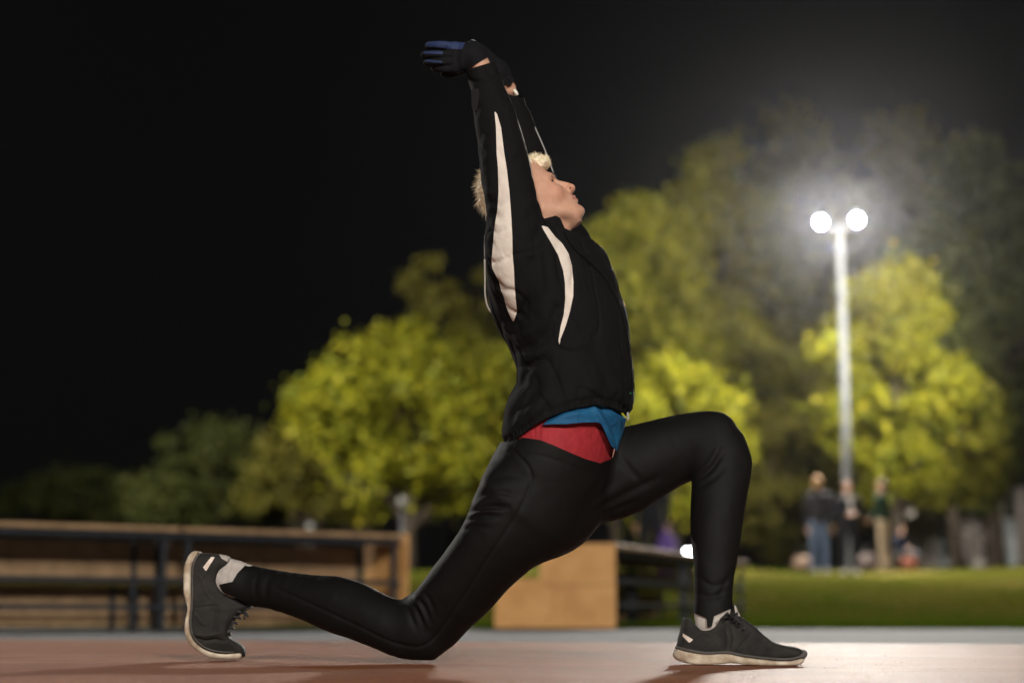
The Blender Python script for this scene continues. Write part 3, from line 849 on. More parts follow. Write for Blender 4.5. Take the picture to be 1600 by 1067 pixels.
# loose rubber grit on the track near the runner
NG = 2600
gx = rng.uniform(-1.7, 1.7, NG); gy = rng.uniform(-1.35, 1.6, NG); r_ = rng.uniform(.0004, .0011, NG) * (1 + .8 * (rng.random(NG) < .03))
o_ = np.array([(1,0,0),(-1,0,0),(0,1,0),(0,-1,0),(0,0,1),(0,0,-1)], float)
f_ = np.array([(0,2,4),(2,1,4),(1,3,4),(3,0,4),(2,0,5),(1,2,5),(3,1,5),(0,3,5)])
V = (np.stack([gx, gy, r_ * .6], 1)[:, None] + o_[None] * r_[:, None, None] * rng.uniform(.6, 1.3, (NG, 6, 1))).reshape(-1, 3)
V[:, 2] = np.maximum(V[:, 2], .0003)
F = (f_[None] + 6 * np.arange(NG)[:, None, None]).reshape(-1, 3)
tag(mesh('grit', V, F, mat('rubber grit', (.33, .14, .08), .8, color2=(.22, .12, .08), vscale=40), None, False), kind='stuff')
# ------------------------------------------------------------------ the runner
M_skin = mat('skin', (.53, .305, .215), .62, spec=.28, bump=.25, bscale=700, bdist=.0008, subsurf=.15, color2=(.485, .262, .178), vscale=85, detail=9)
M_hair = mat('blond hair', (.84, .74, .56), .38, color2=(.72, .58, .39), vscale=60)
M_jacket = mat('black knit jacket', (.0046, .0046, .0051), .85, bump=.5, bscale=1100, bdist=.0009, spec=.13, wrinkle=(17, (1, 1, .45), .012))
M_white = mat('off white knit panel', (.66, .58, .52), .75, bump=.3, bscale=1400, bdist=.0007, spec=.2, color2=(.58, .51, .45), vscale=30, wrinkle=(40, (1, 1, 1), .004))
M_leg = mat('black stretch leggings', (.0047, .0043, .0040), .64, bump=.35, bscale=1500, bdist=.0006, spec=.12, wrinkle=(13, (1, 1, 1), .004))
M_red = mat('red sports underwear', (.30, .020, .027), .7, bump=.4, bscale=1300, bdist=.0006, spec=.2, color2=(.25, .016, .022), vscale=60, wrinkle=(40, (1, 1, .5), .004))
M_blue = mat('blue sports shirt', (.008, .085, .19), .7, bump=.3, bscale=1200, bdist=.0006, spec=.25, color2=(.007, .068, .16), vscale=30, wrinkle=(45, (1, 1, .6), .006))
M_glove = mat('black fleece glove', (.0065, .0065, .008), .85, bump=.5, bscale=1200, bdist=.0008, spec=.12)
M_gblue = mat('blue glove panel', (.008, .020, .075), .8, bump=.4, bscale=1200, bdist=.0006)
M_sock = mat('grey sock', (.42, .38, .35), .85, bump=.6, bscale=900, bdist=.0008, color2=(.34, .30, .28), vscale=70)
M_shoe = mat('black shoe mesh', (.014, .013, .0125), .75, spec=.25, bump=.8, bscale=800, bdist=.0014, color2=(.024, .021, .019), vscale=40)
M_sole = mat('dirty white sole', (.56, .48, .38), .7, color2=(.30, .22, .15), vscale=35, bump=.4, bscale=220, bdist=.002, detail=8)
M_band = mat('dark grey rubber', (.06, .053, .048), .6, bump=.3, bscale=300, bdist=.001)
M_reflect = mat('pale grey patch', (.60, .50, .44), .45)
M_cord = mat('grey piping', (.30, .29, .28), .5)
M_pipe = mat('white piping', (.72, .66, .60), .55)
M_lace = mat('black laces', (.012, .012, .013), .75)

PB = np.array([at(880, 1034, .1)[0], .1, 0.0])
runner = empty('person', PB, 'runner in black tracksuit jacket and leggings stretching in a deep lunge, arms overhead', 'person')
def piece(name, V, F, m, parent=None, smooth=True):
    me = mesh_data(name, V - PB, F, m, smooth)
    return obj(name, me, parent or runner)

def bounds(pxs, y0, y1, m=.03):
    P = np.vstack([at(x, y, Y) for x, y in pxs for Y in (y0, y1)])
    lo, hi = P.min(0) - m, P.max(0) + m; lo[1], hi[1] = y0 - m, y1 + m
    return lo, hi

SH = .28
# rows: edge A px, edge B px, depth Y, half width in depth
PELVIS = [(803,640,975,640,.10,.150),(801,672,968,682,.10,.158),(783,706,962,728,.10,.162),(762,735,950,790,.10,.155),(770,760,930,815,.10,.13)]
THIGH_N = [(776,714,962,722,.045,.095),(752,751,890,846,.035,.098),(734,804,834,884,.05,.09),(711,843,794,920,.07,.08),(690,872,762,956,.09,.072),(672,897,727,990,.11,.064),(657,920,700,1017,.125,.058),(646,938,674,1033,.13,.054)]
CALF_N = [(655,921,664,1034,.13,.054),(638,937,628,1029,.135,.054),(607,931.5,592,1015,.15,.055),(579,918,562,1003,.17,.056),(552,907,535,993,.19,.057),(525,900.6,508,983.5,.21,.056),(485,898,468,966,.24,.05),(431,890,418,949.5,.28,.041),(400,884.5,392,946.5,.30,.037),(372,878,357,936,.31,.036),(352,874,337,928,.315,.035)]
THIGH_F = [(945,680,890,835,.17,.09),(977,664,966,812,.165,.088),(1019,654,1022,779,.15,.078),(1052,650,1062,756,.135,.07),(1094,643.5,1095,748,.115,.063),(1128,643.5,1112,745,.10,.058)]
SHIN_F = [(1140,646,1092,745,.10,.05),(1157,657,1082,750,.095,.056),(1170,688,1080,768,.088,.056),(1173,715,1078,788,.08,.055),(1169,755,1076.5,808,.07,.055),(1161,804,1078,828,.06,.054),(1154,855,1081.5,858,.05,.046),(1148.5,888,1085,890,.04,.038),(1144.6,920,1085,925,.035,.033),(1144,948,1084,956,.03,.032),(1143,968,1083,975,.03,.032),(1141,985,1084,988,.03,.032)]
TORSO = [(824,392,862,396,.10,.05),(800,391,888,397,.10,.11),(773,394,918,402,.10,.158),(759,412,950,424,.10,.188),(757,440,966,447,.10,.192),(762,474,980,474,.10,.188),(782,505,985,500,.10,.18),(798,540,985.5,530,.10,.175),(807,570,989,566,.10,.172),(808,600,993,592,.10,.172),(802,632,992,614,.10,.172),(786,660,986,638,.10,.174),(783,680,980,655,.10,.172),(787,699,972,672,.10,.166),(793,718,968,692,.10,.160)]
ARM_N = [(768,440,872,425,-.035,.075),(758.5,395,858,385,-.055,.072),(760,345,844.5,340,-.055,.066),(754,290,834.5,290,-.05,.06),(747.5,242,823.5,240,-.035,.055),(743,205,812.5,200,-.015,.051),(738,168,799.5,164,.005,.047),(732.5,135,786.5,138,.02,.043),(728.5,116,777,111,.028,.040),(727,100,768,86,.03,.038)]
ARM_F = [(858,465,966,440,.235,.07),(818,395,925,380,.26,.07),(800,330,888,325,.26,.064),(787,270,864.5,270,.25,.058),(776,222,846,220,.23,.053),(772,187,830,184,.205,.047),(769,160,816,154,.185,.042),(766,145,808,137,.18,.038)]

H = .004

def folds(V, F, L, side=True):
    """press traced folds (px polyline, width px, depth m) into the camera-facing side"""
    N = vnormals(V, F); P = proj(V)
    w = np.clip(-N[:, 1] * 2.2 + .1, 0, 1) if side else np.ones(len(V))
    d = np.zeros(len(V))
    for line, wd, amp in L:
        Ls = spline(np.asarray(line, float), 6)
        bb = np.all((P > Ls.min(0) - 4 * wd) & (P < Ls.max(0) + 4 * wd), axis=1)
        idx = np.where(bb)[0]
        if not len(idx): continue
        dd = poly_dist(P[idx], Ls)
        e = np.minimum(np.linalg.norm(P[idx] - Ls[0], axis=1), np.linalg.norm(P[idx] - Ls[-1], axis=1))
        d[idx] += 1.3 * amp * np.exp(-(dd / wd) ** 2) * np.clip(.25 + e / (5 * wd), 0, 1)
    return V + N * (d * w)[:, None]

# --- leggings
lo, hi = bounds([(325, 640), (1185, 1040)], -.1, .3, .02); hi[1] = .37
fd = Field(lo, hi, H)
fd.loft(PELVIS, .0, SH); fd.loft(THIGH_N[1:], .03, SH); fd.loft(THIGH_F, .02, 0, cap=.05)
fd.loft(CALF_N, .012); fd.loft(SHIN_F, .012)
V, F = extract(fd, 4)
N = vnormals(V, F)
V += N * (vnoise(V, 26, 3) * .0011 + vnoise(V * [1, 1, .6], 60, 4) * .0004)[:, None]
V = folds(V, F, [
    ([(638,934),(652,955),(664,985)],5,-.0045),([(648,930),(662,948),(672,972)],4,-.004),([(660,922),(672,940),(680,962)],4,-.003),
    ([(630,938),(640,958),(650,982)],4,-.003),([(643,932),(657,952),(668,978)],3,.0025),
    ([(736,800),(760,792),(795,792)],4,-.005),([(730,812),(750,806),(778,806)],4,-.0045),([(724,826),(745,822),(765,824)],4,-.0035),
    ([(733,806),(755,799),(785,799)],3.5,.003),([(742,778),(770,768),(810,772)],5,-.003),([(752,750),(790,742),(830,745)],6,-.002),
    ([(885,846),(925,805),(985,768),(1040,742)],7,-.004),([(890,825),(930,785),(965,745)],6,-.003),([(905,835),(950,802),(1000,782)],5,-.003),
    ([(945,742),(928,772),(900,805)],9,-.004),([(965,706),(985,735),(1010,760)],6,-.003),
    ([(1083,750),(1108,735),(1130,705)],5,-.005),([(1080,765),(1112,748),(1138,722)],5,-.003),([(1085,742),(1110,722),(1124,695)],4,.0025),
    ([(1090,900),(1115,915),(1140,905)],4,-.002),([(1088,925),(1112,932),(1142,920)],4,-.0022),([(1120,940),(1132,915),(1146,890)],4,-.002),
    ([(800,700),(830,740),(815,790),(770,860),(715,945),(668,1005),(620,1005),(560,978),(490,945),(430,918)],2.6,-.0022),
    ([(405,890),(398,915),(402,940)],4,-.002),([(425,892),(415,915),(418,945)],5,-.0015),
    ([(780,705),(845,712),(905,732),(945,742)],2.6,-.0011)], True)
V[:, 2] = np.maximum(V[:, 2], .0015)
P = proj(V)
waist = np.array([(740,692),(797,690),(816,683.5),(843,687),(864,695),(884,704),(915,717),(938,723.5),(955,717),(964,705),(975,668),(1010,600)])
keepw = lambda P: P[:, 1] - np.interp(P[:, 0], waist[:, 0], waist[:, 1])
keep = keepw(P)
rear_hem = [(320,850),(386,880),(371,895),(363,908.5),(341.5,913),(348,925),(366,932.5),(396,949),(380,975),(320,965)]
front_hem = [(1068,956),(1083.4,956.5),(1104,965),(1105,979),(1112,979),(1116,961),(1141.6,950.5),(1160,944),(1170,1000),(1068,1000)]
keep = np.minimum(keep, -poly_sd(P, rear_hem)); keep = np.minimum(keep, -poly_sd(P, front_hem))
V2, F2 = clip(V, F, keep)
leggings = piece('leggings', V2, F2, M_leg)

# --- red underwear and blue shirt tail
lo, hi = bounds([(770, 600), (1000, 740)], -.12, .32)
fd = Field(lo, hi, H); fd.loft(PELVIS, .0, SH, -.007)
V, F = extract(fd); 
V = folds(V, F, [([(833,664),(836,682)],2.5,-.0016),([(842,664),(843,688)],2.5,-.0016),([(856,664),(852,690)],2.5,-.0014),([(864,668),(860,694)],2.5,-.0012),([(905,668),(918,700)],7,-.0015)])
P = proj(V)
V2, F2 = clip(V, F, np.minimum(np.minimum(P[:, 1] - 646, 5 + 14 * np.clip((P[:, 0] - 946) / 8, 0, 1) - keepw(P)), P[:, 0] - 803))
piece('underwear', V2, F2, M_red)
fd = Field(lo, hi, .0035)
fd.loft([(800,612,984,600,.10,.162),(806,640,978,636,.10,.160),(806,665,973,672,.10,.163),(800,690,968,700,.10,.165),(795,715,962,724,.10,.165)], 0, SH, .002)
V, F = extract(fd)
N = vnormals(V, F); P = proj(V)
hl = np.interp(P[:, 0], [760,797,830,850,880,905,930,960,975,990], [700,690,667.5,655,643,636.5,632,638,645.5,655])
V += N * (vnoise(V, 24, 9) * .003 + .002 - .016 * np.clip(1 - (P[:, 1] - hl - 1) / 6, 0, 1))[:, None]
V = folds(V, F, [([(925,634),(936,650),(945,668),(956,696)],4,.006),([(935,632),(950,650),(960,672),(966,698)],4,-.005),([(944,640),(962,660)],3,.004),([(950,678),(957,696),(963,704)],3,.004),([(870,652),(900,646),(925,650)],4,.003),([(860,661),(890,661),(935,660)],2,.0018)])
P = proj(V)
tail = [(842,659),(850,648),(880,637),(905,630),(930,626),(960,631),(985,640),(985,645),(975,671),(969,688),(963.7,705),(954.4,695.5),(948,681),(943,668.7),(938,661),(931.8,659.4),(910,660),(884,662.5),(864,662.5),(846,663.5)]
tail_unused = [(800,600),(840,664),(864,662.5),(884,662.5),(910,660),(931.8,659.4),(938,661),(943,668.7),(948,681),(954.4,695.5),(963.7,705),(969,688),(975,671),(985,645),(985,600)]
V2, F2 = clip(V, F, poly_sd(P, tail))
shirt = piece('shirt', V2, F2, M_blue)
fd = None

# --- jacket
lo, hi = bounds([(715, 80), (1005, 700)], -.16, .36, .02)
fd = Field(lo, hi, H)
fd.loft(TORSO, 0, SH, planes=[(at(870, 377, .1), np.array([.17, 0, .985])), (at(880, 716, .1), np.array([0, 0, -1.]))]); fd.loft(ARM_N, .03); fd.loft(ARM_F, .03)
V, F = extract(fd, 3)
N = vnormals(V, F); P = proj(V)
hem = np.array([(760,708),(797,693),(812,681),(830,667.5),(850,655),(880,643),(905,636.5),(930,632),(960,638),(975,645.5),(982,652.5),(1010,665)])
he = np.interp(P[:, 0], hem[:, 0], hem[:, 1]) - P[:, 1]                 # px above the hem
bl = np.clip(1 - np.abs(he - 26) / 22, 0, 1)                             # cloth blousing over the elastic
wr = np.abs(vnoise(V * [1.0, 1.0, .55] + .4 * V[:, [2, 0, 1]], 22, 15)); arm = P[:, 1] < 400
V += N * (vnoise(V, 14, 5) * .003 + vnoise(V, 34, 6) * .0016 - .0045 * np.exp(-(wr / .16) ** 2) * np.where(arm, .45, 1) + vnoise(V * [.5, .5, 1.8], 30, 17) * np.where(arm, .0016, .0006) + bl * .006 * (.5 + .5 * vnoise(V * [1, 1, .2], 40, 8)))[:, None]
band = np.clip((16 - he) / 5, 0, 1) * (P[:, 1] > 600)
rib = np.sin(P[:, 0] * 1.15 + 1.2 * np.sin(P[:, 0] * .21))
V += N * (band * (-.004 + .0017 * rib))[:, None]
V = folds(V, F, [
    # the back gathers below the shoulder
    ([(760,352),(772,362),(785,358)],4,-.005),([(758,372),(768,380),(772,390)],4,-.004),([(757,400),(770,410),(780,405)],4,-.005),([(770,412),(790,404),(801,399)],2.2,-.0028),([(801,399),(820,395),(846,388)],2.2,-.0028),
    ([(758,415),(768,426),(778,430)],5,.004),([(762,436),(776,446),(782,470)],6,-.006),([(770,470),(784,480),(792,500)],6,-.005),([(776,442),(790,455),(800,452)],5,-.003),
    ([(787,503),(805,505),(822,478),(838,452)],7,-.006),([(800,530),(830,520),(850,495),(858,470)],7,.004),([(802,548),(835,540),(862,512)],6,-.005),([(812,560),(850,548),(880,520)],6,.003),
    ([(809,573),(830,568),(850,560)],3,-.004),([(823,575),(838,600),(815,640)],6,-.003),([(860,585),(850,620),(815,660)],8,.004),([(878,590),(868,625),(838,655)],7,-.003),
    ([(905,560),(925,600),(940,625)],6,.003),([(925,545),(948,590),(962,625)],6,-.003),([(945,560),(965,600),(972,630)],6,.0025),([(890,600),(900,622),(905,632)],5,-.002),
    ([(830,410),(832,440),(825,470)],5,-.0025),([(842,405),(846,440),(838,480)],5,.0025),([(852,400),(858,440),(856,480)],5,-.0025),
    ([(866,470),(872,520),(870,600)],2.4,-.0014),
    # near sleeve
    ([(757,312),(775,318),(790,312)],5,-.004),([(757,328),(772,334),(782,345)],5,-.004),([(755,296),(768,300),(778,296)],5,.003),([(760,340),(775,350),(795,350)],5,.0035),
    ([(729,122),(745,128),(765,124),(781,119)],2.6,-.0025),([(731,130),(742,127),(752,128)],3,-.002),([(745,210),(760,214),(775,208)],5,-.002),([(818,240),(806,250),(798,252)],5,-.002),
    ([(835,330),(822,345),(812,352)],6,-.003),([(846,352),(838,370),(826,380)],6,-.003),
    ([(900,395),(930,420),(955,460)],8,-.002),([(940,410),(955,440),(972,470)],5,-.004)])
P = proj(V); N = vnormals(V, F)
he = np.interp(P[:, 0], hem[:, 0], hem[:, 1]) - P[:, 1]
keep = np.where(P[:, 1] > 560, he, 50)
cuff = (P[:, 1] - (104 + (P[:, 0] - 747) * -.30))                        # near cuff, just below the wrist
farc = (P[:, 1] - (149 + (P[:, 0] - 800) * .25))
nearm = (V[:, 1] < .115)
keep = np.where((P[:, 1] < 260), np.where(nearm, cuff, farc), keep)
V, F = clip(V, F, keep)
N = vnormals(V, F); P = proj(V)
stripe1 = [(772.5,174),(776.5,178),(783,200),(788,240),(792,265),(796,300),(799,340),(800.5,370),(801,400),(803,420),(804,445),(806,470),(808,487),(802,504),(795,490),(790,476),(787,463),(783,455),(780,441),(775,431),(769,419),(768,406),(770,386),(772,361),(774,346),(777,330),(779,300),(778,262),(776,240),(775,200)]
stripe2 = [(845,352),(849,353),(856,355),(867.5,370),(879,381),(888.5,396.5),(893.6,415),(896,440),(895.7,462.5),(890.5,487),(884.3,508),(877,527),(873.5,541),(872,541),(873,528.5),(876,510),(881,491),(883.3,466.6),(882.7,442),(880,423),(872,398.6),(862,381),(852,364)]
f1 = np.minimum(poly_sd(P, stripe1), np.where(nearm_ := (V[:, 1] < .14), 60, -60))
f2 = np.minimum(poly_sd(P, stripe2), np.where((V[:, 1] < .12) & (P[:, 0] > 846), 60, -60))
fs = np.maximum(f1, f2)
Vs, Fs = clip(V, F, fs)
Vj, Fj = clip(V, F, -fs)
jacket = piece('jacket', Vj, Fj, M_jacket)
piece('white_stripe', *clip(V, F, f1), M_white, jacket)
piece('white_stripe', *clip(V, F, f2), M_white, jacket)
jacket.modifiers.new('thickness', 'SOLIDIFY').thickness = .002
jacket.modifiers[0].offset = -1

def near_depth(pts, V=V, P=P):
    """depth of the nearest cloth point for each pixel"""
    out = []
    for q in np.asarray(pts, float):
        d = np.linalg.norm(P - q, axis=1); i = np.where(d < max(4, d.min() + .5))[0]; out.append(V[i, 1].min())
    return np.array(out)
def trim(name, pts, r, m, parent, Y=None, lift=.001, n=6):
    pts = spline(np.asarray(pts, float), 5)
    Ys = near_depth(pts) - lift if Y is None else np.full(len(pts), Y)
    Ys = np.convolve(np.pad(Ys, 2, 'edge'), np.ones(5) / 5, 'valid')
    mb = MB(); mb.tube(at(pts[:, 0], pts[:, 1], Ys) - PB, r, n)
    return mb.build(name, m, parent, smooth=True)
trim('piping', [(757.3,405),(757.8,434),(758.3,462),(763,481),(773,493),(786,501),(793.5,516),(796,533),(801,548),(808.5,561)], .0022, M_pipe, jacket, .14)  # back piping; its white colour also stands in for the rim light
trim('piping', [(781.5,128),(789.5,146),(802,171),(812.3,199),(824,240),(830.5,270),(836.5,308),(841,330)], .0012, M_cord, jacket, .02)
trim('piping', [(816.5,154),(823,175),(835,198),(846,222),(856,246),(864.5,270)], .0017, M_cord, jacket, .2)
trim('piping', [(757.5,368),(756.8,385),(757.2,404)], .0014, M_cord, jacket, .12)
trim('zip', [(882.5,361.5),(887,372),(893,381),(903,394),(925,412),(948,437),(966,470),(980,520),(986,570),(989,606),(983,640),(979.5,650)], .0022, M_jacket, jacket, lift=.0015)
# hanging cuff tab, zip pull, chest badge, hem print
tabp = [(736,141),(748.5,138),(749.5,150),(747.5,163),(745,172),(741,174),(737,164)]
mb = MB(); A = at(np.array([p[0] for p in tabp]), np.array([p[1] for p in tabp]), -.035) - PB; n = len(A)
mb.add(list(A) + list(A + [0, .006, 0]), [tuple(range(n)), tuple(range(2*n-1, n-1, -1))] + [(i, n+i, n+(i+1) % n, (i+1) % n) for i in range(n)])
mb.build('cuff_tab', mat('grey cuff tab', (.010, .009, .009), .8, spec=.1), jacket)
mb = MB(); c = at(981, 648, .02) - PB; mb.tube([c + [0, 0, .006], c, c + [.001, 0, -.012]], [.002, .003, .002], 6); mb.build('zip_pull', M_cord, jacket)
f = np.minimum(poly_sd(P, [(973.5,470),(978,474),(982,483),(979,482),(975,477)]), np.where(V[:, 1] < .16, 30, -30))
piece('badge', *clip(V + N * .0008, F, f), mat('orange badge', (.6, .2, .05), .6), jacket)
f = np.minimum(poly_sd(P, [(982,611),(985,613),(990,612),(990,614.5),(986,616),(983,614)]), np.where(V[:, 1] < .12, 30, -30))
piece('hem_print', *clip(V + N * .0008, F, f), mat('green print', (.02, .22, .06), .6), jacket)

# --- stand-up collar, open at the front, and the shirt collar inside it
lo, hi = bounds([(800, 325), (905, 400)], .0, .2, .02)
fd = Field(lo, hi, .003)
fd.loft([(812,345,878,334,.10,.062),(812,360,886,358,.10,.066),(808,385,896,382,.10,.078)], 0, SH * .5)
V2, F2 = extract(fd); P2 = proj(V2)
k = poly_sd(P2, [(790,352),(820,347),(847,343),(872,336.5),(877,347),(883,361),(888,371),(894,383),(850,396),(790,396)])
co = piece('collar', *clip(V2, F2, k), M_jacket, jacket)
sm = co.modifiers.new('thickness', 'SOLIDIFY'); sm.thickness = .004; sm.offset = 0
fd = Field(lo, hi, .003)
fd.loft([(815,350,887.5,356,.10,.05),(815,372,895.5,373,.10,.056),(815,385,897,384,.10,.06)], 0, SH * .5)
V2, F2 = extract(fd); P2 = proj(V2)
piece('shirt_collar', *clip(V2, F2, np.minimum(P2[:, 1] - (359.5 + (P2[:, 0] - 882) * .45), P2[:, 0] - 835)), M_blue, shirt)
trim('zip_cord', [(892,380.5),(895,379),(898.5,379.6)], .0012, M_pipe, jacket, .085)

# --- head
HC = at(812, 297, .10)
FW, UP, LT = np.array([.75, 0, .66]), np.array([-.66, 0, .75]), np.array([0, 1., 0])
def hd(a, b, v=0.0): return HC + a * FW + b * UP + v * LT
def tohead(px, py):
    d = at(px, py, .1) - HC; return d @ FW, d @ UP
fd = Field(HC + [-.13, -.1, -.155], HC + [.165, .1, .115], .0015)
AX = [FW, LT, UP]
def HX(x, y, z):
    dx, dy, dz = x - np.float32(HC[0]), y - np.float32(HC[1]), z - np.float32(HC[2])
    return dx * .75 + dz * .66, dz * .75 - dx * .66, dy
prof = [(-.17,.03)] + sorted([(b, a) for a, b in [tuple(map(float, tohead(*p))) for p in
        [(848,262),(850.6,266),(858.2,268.6),(865,272.6),(869.5,277.5),(871,283.5)]] + [(.0835,-.060),(.0865,-.074),(.0880,-.0875),(.0862,-.0955)]])
pb = np.array([-.170,-.153,-.1495,-.1462,-.1416,-.135,-.1285,-.1212,-.1160,-.1085,-.1045,-.0975,-.0890,-.074,-.060,-.0480,-.0400,-.030,-.0180,-.0040,.010,.03,.055,.075])
pa = np.array([ .045, .055, .0655, .0740, .0815, .0842, .0838, .0815, .0822, .0836, .0838, .0852, .0860, .0835, .0800, .0770, .0790, .0815, .0790, .0752, .074,.071,.055,.03])
wb = np.array([-.155,-.1416,-.13,-.12,-.10,-.08,-.05,-.03,0,.03,.06]); ww = np.array([.016,.025,.032,.038,.047,.056,.064,.066,.069,.066,.05])
cb = np.array([-.155,-.14,-.12,-.10,-.08,-.05,.06]); ca = np.array([.058,.052,.042,.028,.014,.0,.0])
jb = np.array([-.155,-.14,-.12,-.10,-.08,-.05,.06]); jd = np.array([.018,.022,.025,.03,.035,.05,.06])
def face(x, y, z):
    a, b, v = HX(x, y, z); bs = b.astype(float)
    ap, w, ac, ad = np.interp(bs, pb, pa), np.interp(bs, wb, ww), np.interp(bs, cb, ca), np.interp(bs, jb, jd)
    q = np.where(a > ac, (a - ac) / (ap - ac), (a - ac) / ad)
    n_ = np.interp(bs, [-.155, -.10, -.07], [2.0, 2.0, 2.3])
    g = (np.abs(v / w) ** n_ + np.abs(q) ** n_) ** (1 / n_)
    d = (g - 1) * np.minimum(w, np.maximum(ap - ac, .02)) * .8
    return np.maximum(d, np.maximum(-.1535 - b, b - .05)).astype(np.float32)
fd.put(face, HC - .16, HC + .16)
fd.ell(hd(-.006, .010), [.081, .073, .079], .012, axes=AX)
fd.chain(np.array([hd(-.02, -.05), at(846, 345, .1), at(848, 372, .1), at(846, 398, .1)]), [.05, .0535, .055, .062], .014)
fd.chain(np.array([hd(.03, -.10), at(872, 352, .1), at(875, 372, .1)]), [.018, .022, .022], .02)      # throat
def fp(px, py, v):
    """photograph pixel on the near half of the face at half-width v -> head coordinates"""
    d = at(px, py, .1 - v) - HC; return float(d @ FW), float(d @ UP), v
def both(q, s): return hd(q[0], q[1], q[2] * s)
EYE = (.0590, -.0425, .0300)
for s in (-1, 1):
    fd.chain(np.array([hd(.002, -.086, .048*s), hd(.030, -.110, .041*s), hd(.054, -.1310, .025*s)]), [.011, .010, .010], .022)   # jaw line
    fd.ell(hd(.040, -.066, .045*s), [.024, .014, .018], .024, axes=AX)            # cheekbone
    fd.chain(np.array([hd(.0770, -.0300, .010*s), hd(.0725, -.0270, .027*s), hd(.0600, -.0300, .043*s)]), [.0048, .0052, .0040], .012)  # brow
    fd.ell(hd(.0770, -.0435, .0290*s), [.0150, .0150, .0080], .010, 'sub', AX)     # eye socket
    fd.ell(hd(-.012, -.040, .071*s), [.016, .008, .028], .006, axes=AX)           # ear
    fd.ell(hd(-.006, -.036, .078*s), [.009, .006, .016], .004, 'sub', AX)
fd.ell(hd(.050, -.139, 0), [.024, .018, .013], .022, axes=AX)                   # under the chin
# nose
fd.chain(np.array([hd(.0765, -.0440), hd(.0855, -.056), hd(.0930, -.068), hd(.0960, -.0775)]), [.0070, .0074, .0082, .0092], .009)
fd.ell(hd(.0968, -.0792), [.0088, .0098, .0080], .005, axes=AX)
fd.ell(hd(.088, -.0850), [.009, .0045, .005], .005, axes=AX)
for s in (-1, 1):
    fd.ell(hd(.0858, -.0805, .0130*s), [.0100, .0066, .0086], .005, axes=AX)
    c = fp(890.5, 295.5, .0125); fd.ell(both(c, s), [.0056, .0062, .0030], .0015, 'sub', AX)
    q = [both(fp(*p), s) for p in ((881, 290, .0165), (882.5, 294.5, .0175), (887, 299, .017))]
    for u, w in zip(q[:-1], q[1:]): fd.cap(u, w, .0012, .0012, .003, 'sub')
    # soft fold from the nose wing past the mouth corner
    q = [both(fp(*p), s) for p in ((878, 298, .026), (882, 308, .031), (886, 319, .032))]
    for u, w in zip(q[:-1], q[1:]): fd.cap(u, w, .0010, .0008, .006, 'sub')
# eyelids round each eyeball
EC = [hd(EYE[0], EYE[1], EYE[2]*s) for s in (-1, 1)]
for c, s in zip(EC, (-1, 1)):
    def lid(x, y, z, c=c, s=s):
        dx, dy, dz = x - c[0], (y - c[1]) * s, z - c[2]
        a = dx * .75 + dz * .66; b = dz * .75 - dx * .66
        d = np.sqrt(dx*dx + dy*dy + dz*dz) - .0136
        out = np.clip((dy - .002) / .0105, 0, 1) ** 2                    # lids close towards the outer corner
        gap = np.maximum(b - .0046 * (1 - out) - .0004, -b - .0044 * (1 - out))
        return np.maximum(d, -gap).astype(np.float32)
    fd.put(lid, c - .016, c + .016, .0025)
    fd.chain(np.array([hd(EYE[0]+.0100, EYE[1]+.0085, (EYE[2]-.008)*s), hd(EYE[0]+.0085, EYE[1]+.0092, (EYE[2]+.004)*s), hd(EYE[0]+.001, EYE[1]+.0070, (EYE[2]+.0125)*s)]), [.0026, .0030, .0024], .005)   # upper lid fold
# lips
up_ = [fp(*p) for p in ((889.5, 312.3, .0262), (894.8, 308.3, .0155))] + [(.0872, -.1000, 0)]
lo_ = [fp(*p) for p in ((890.0, 314.0, .0257), (897.0, 316.2, .0155))] + [(.0856, -.1098, 0)]
mi_ = [fp(*p) for p in ((887.3, 313.5, .0290), (894.5, 311.8, .0175))] + [(.0915, -.1050, 0)]
sym = lambda L: np.array([both(p, -1) for p in L] + [both(p, 1) for p in L[-2::-1]])
fd.chain(sym(up_), [.0016, .0034, .0040, .0034, .0016], .004)
fd.chain(sym(lo_), [.0016, .0038, .0046, .0038, .0016], .004)
q = spline(sym(mi_), 4)
for u, w in zip(q[:-1], q[1:]): fd.cap(u, w, .0013, .0013, .0015, 'sub')
Vh, Fh = extract(fd, 2)
d = Vh - HC; w = np.clip((-.118 - d @ UP) / .014, 0, 1) * np.clip((d @ FW - .01) / .02, 0, 1) * np.clip((.082 - d @ FW) / .004, .35, 1)
Vh = Vh + (smooth_mesh(Vh, Fh, 26) - Vh) * w[:, None]              # soft skin under the chin
Dhead = fd

# --- body below the clothes: one skin with the head and the hands
lo, hi = bounds([(300, 80), (1260, 1040)], -.12, .36, .03); lo[2] = 0
fb = Field(lo, hi, .012)
fb.loft(TORSO[:-4], 0, SH, -.022, planes=[(at(870, 382, .1), np.array([.17, 0, .985])), (at(880, 640, .1), np.array([0, 0, -1.]))]); fb.loft(PELVIS, .0, SH, -.034); fb.loft(THIGH_N, .02, SH, -.018, cap=.02); fb.loft(THIGH_F[1:], .03, 0, -.022)
fb.loft(CALF_N[:-2], .015, 0, -.009); fb.loft(SHIN_F[:-2], .015, 0, -.009)
fb.loft(ARM_N, .03, 0, -.013, cap=.0); fb.loft(ARM_F, .03, 0, -.013, cap=.0)
fb.chain(np.array([at(846, 345, .1), at(846, 372, .1), at(850, 410, .1)]), [.046, .049, .07], .03)
fb.chain(np.array([at(1112, 996, .03), at(1130, 1010, .02), at(1205, 1021, -.015)]), [.016, .015, .010], .0)
fb.chain(np.array([at(345, 905, .32), at(322, 935, .33), at(322, 995, .345), at(345, 1012, .352)]), [.022, .018, .015, .010], .0)
Vb, Fb = extract(fb)
Vb[:, 2] = np.maximum(Vb[:, 2], .006)

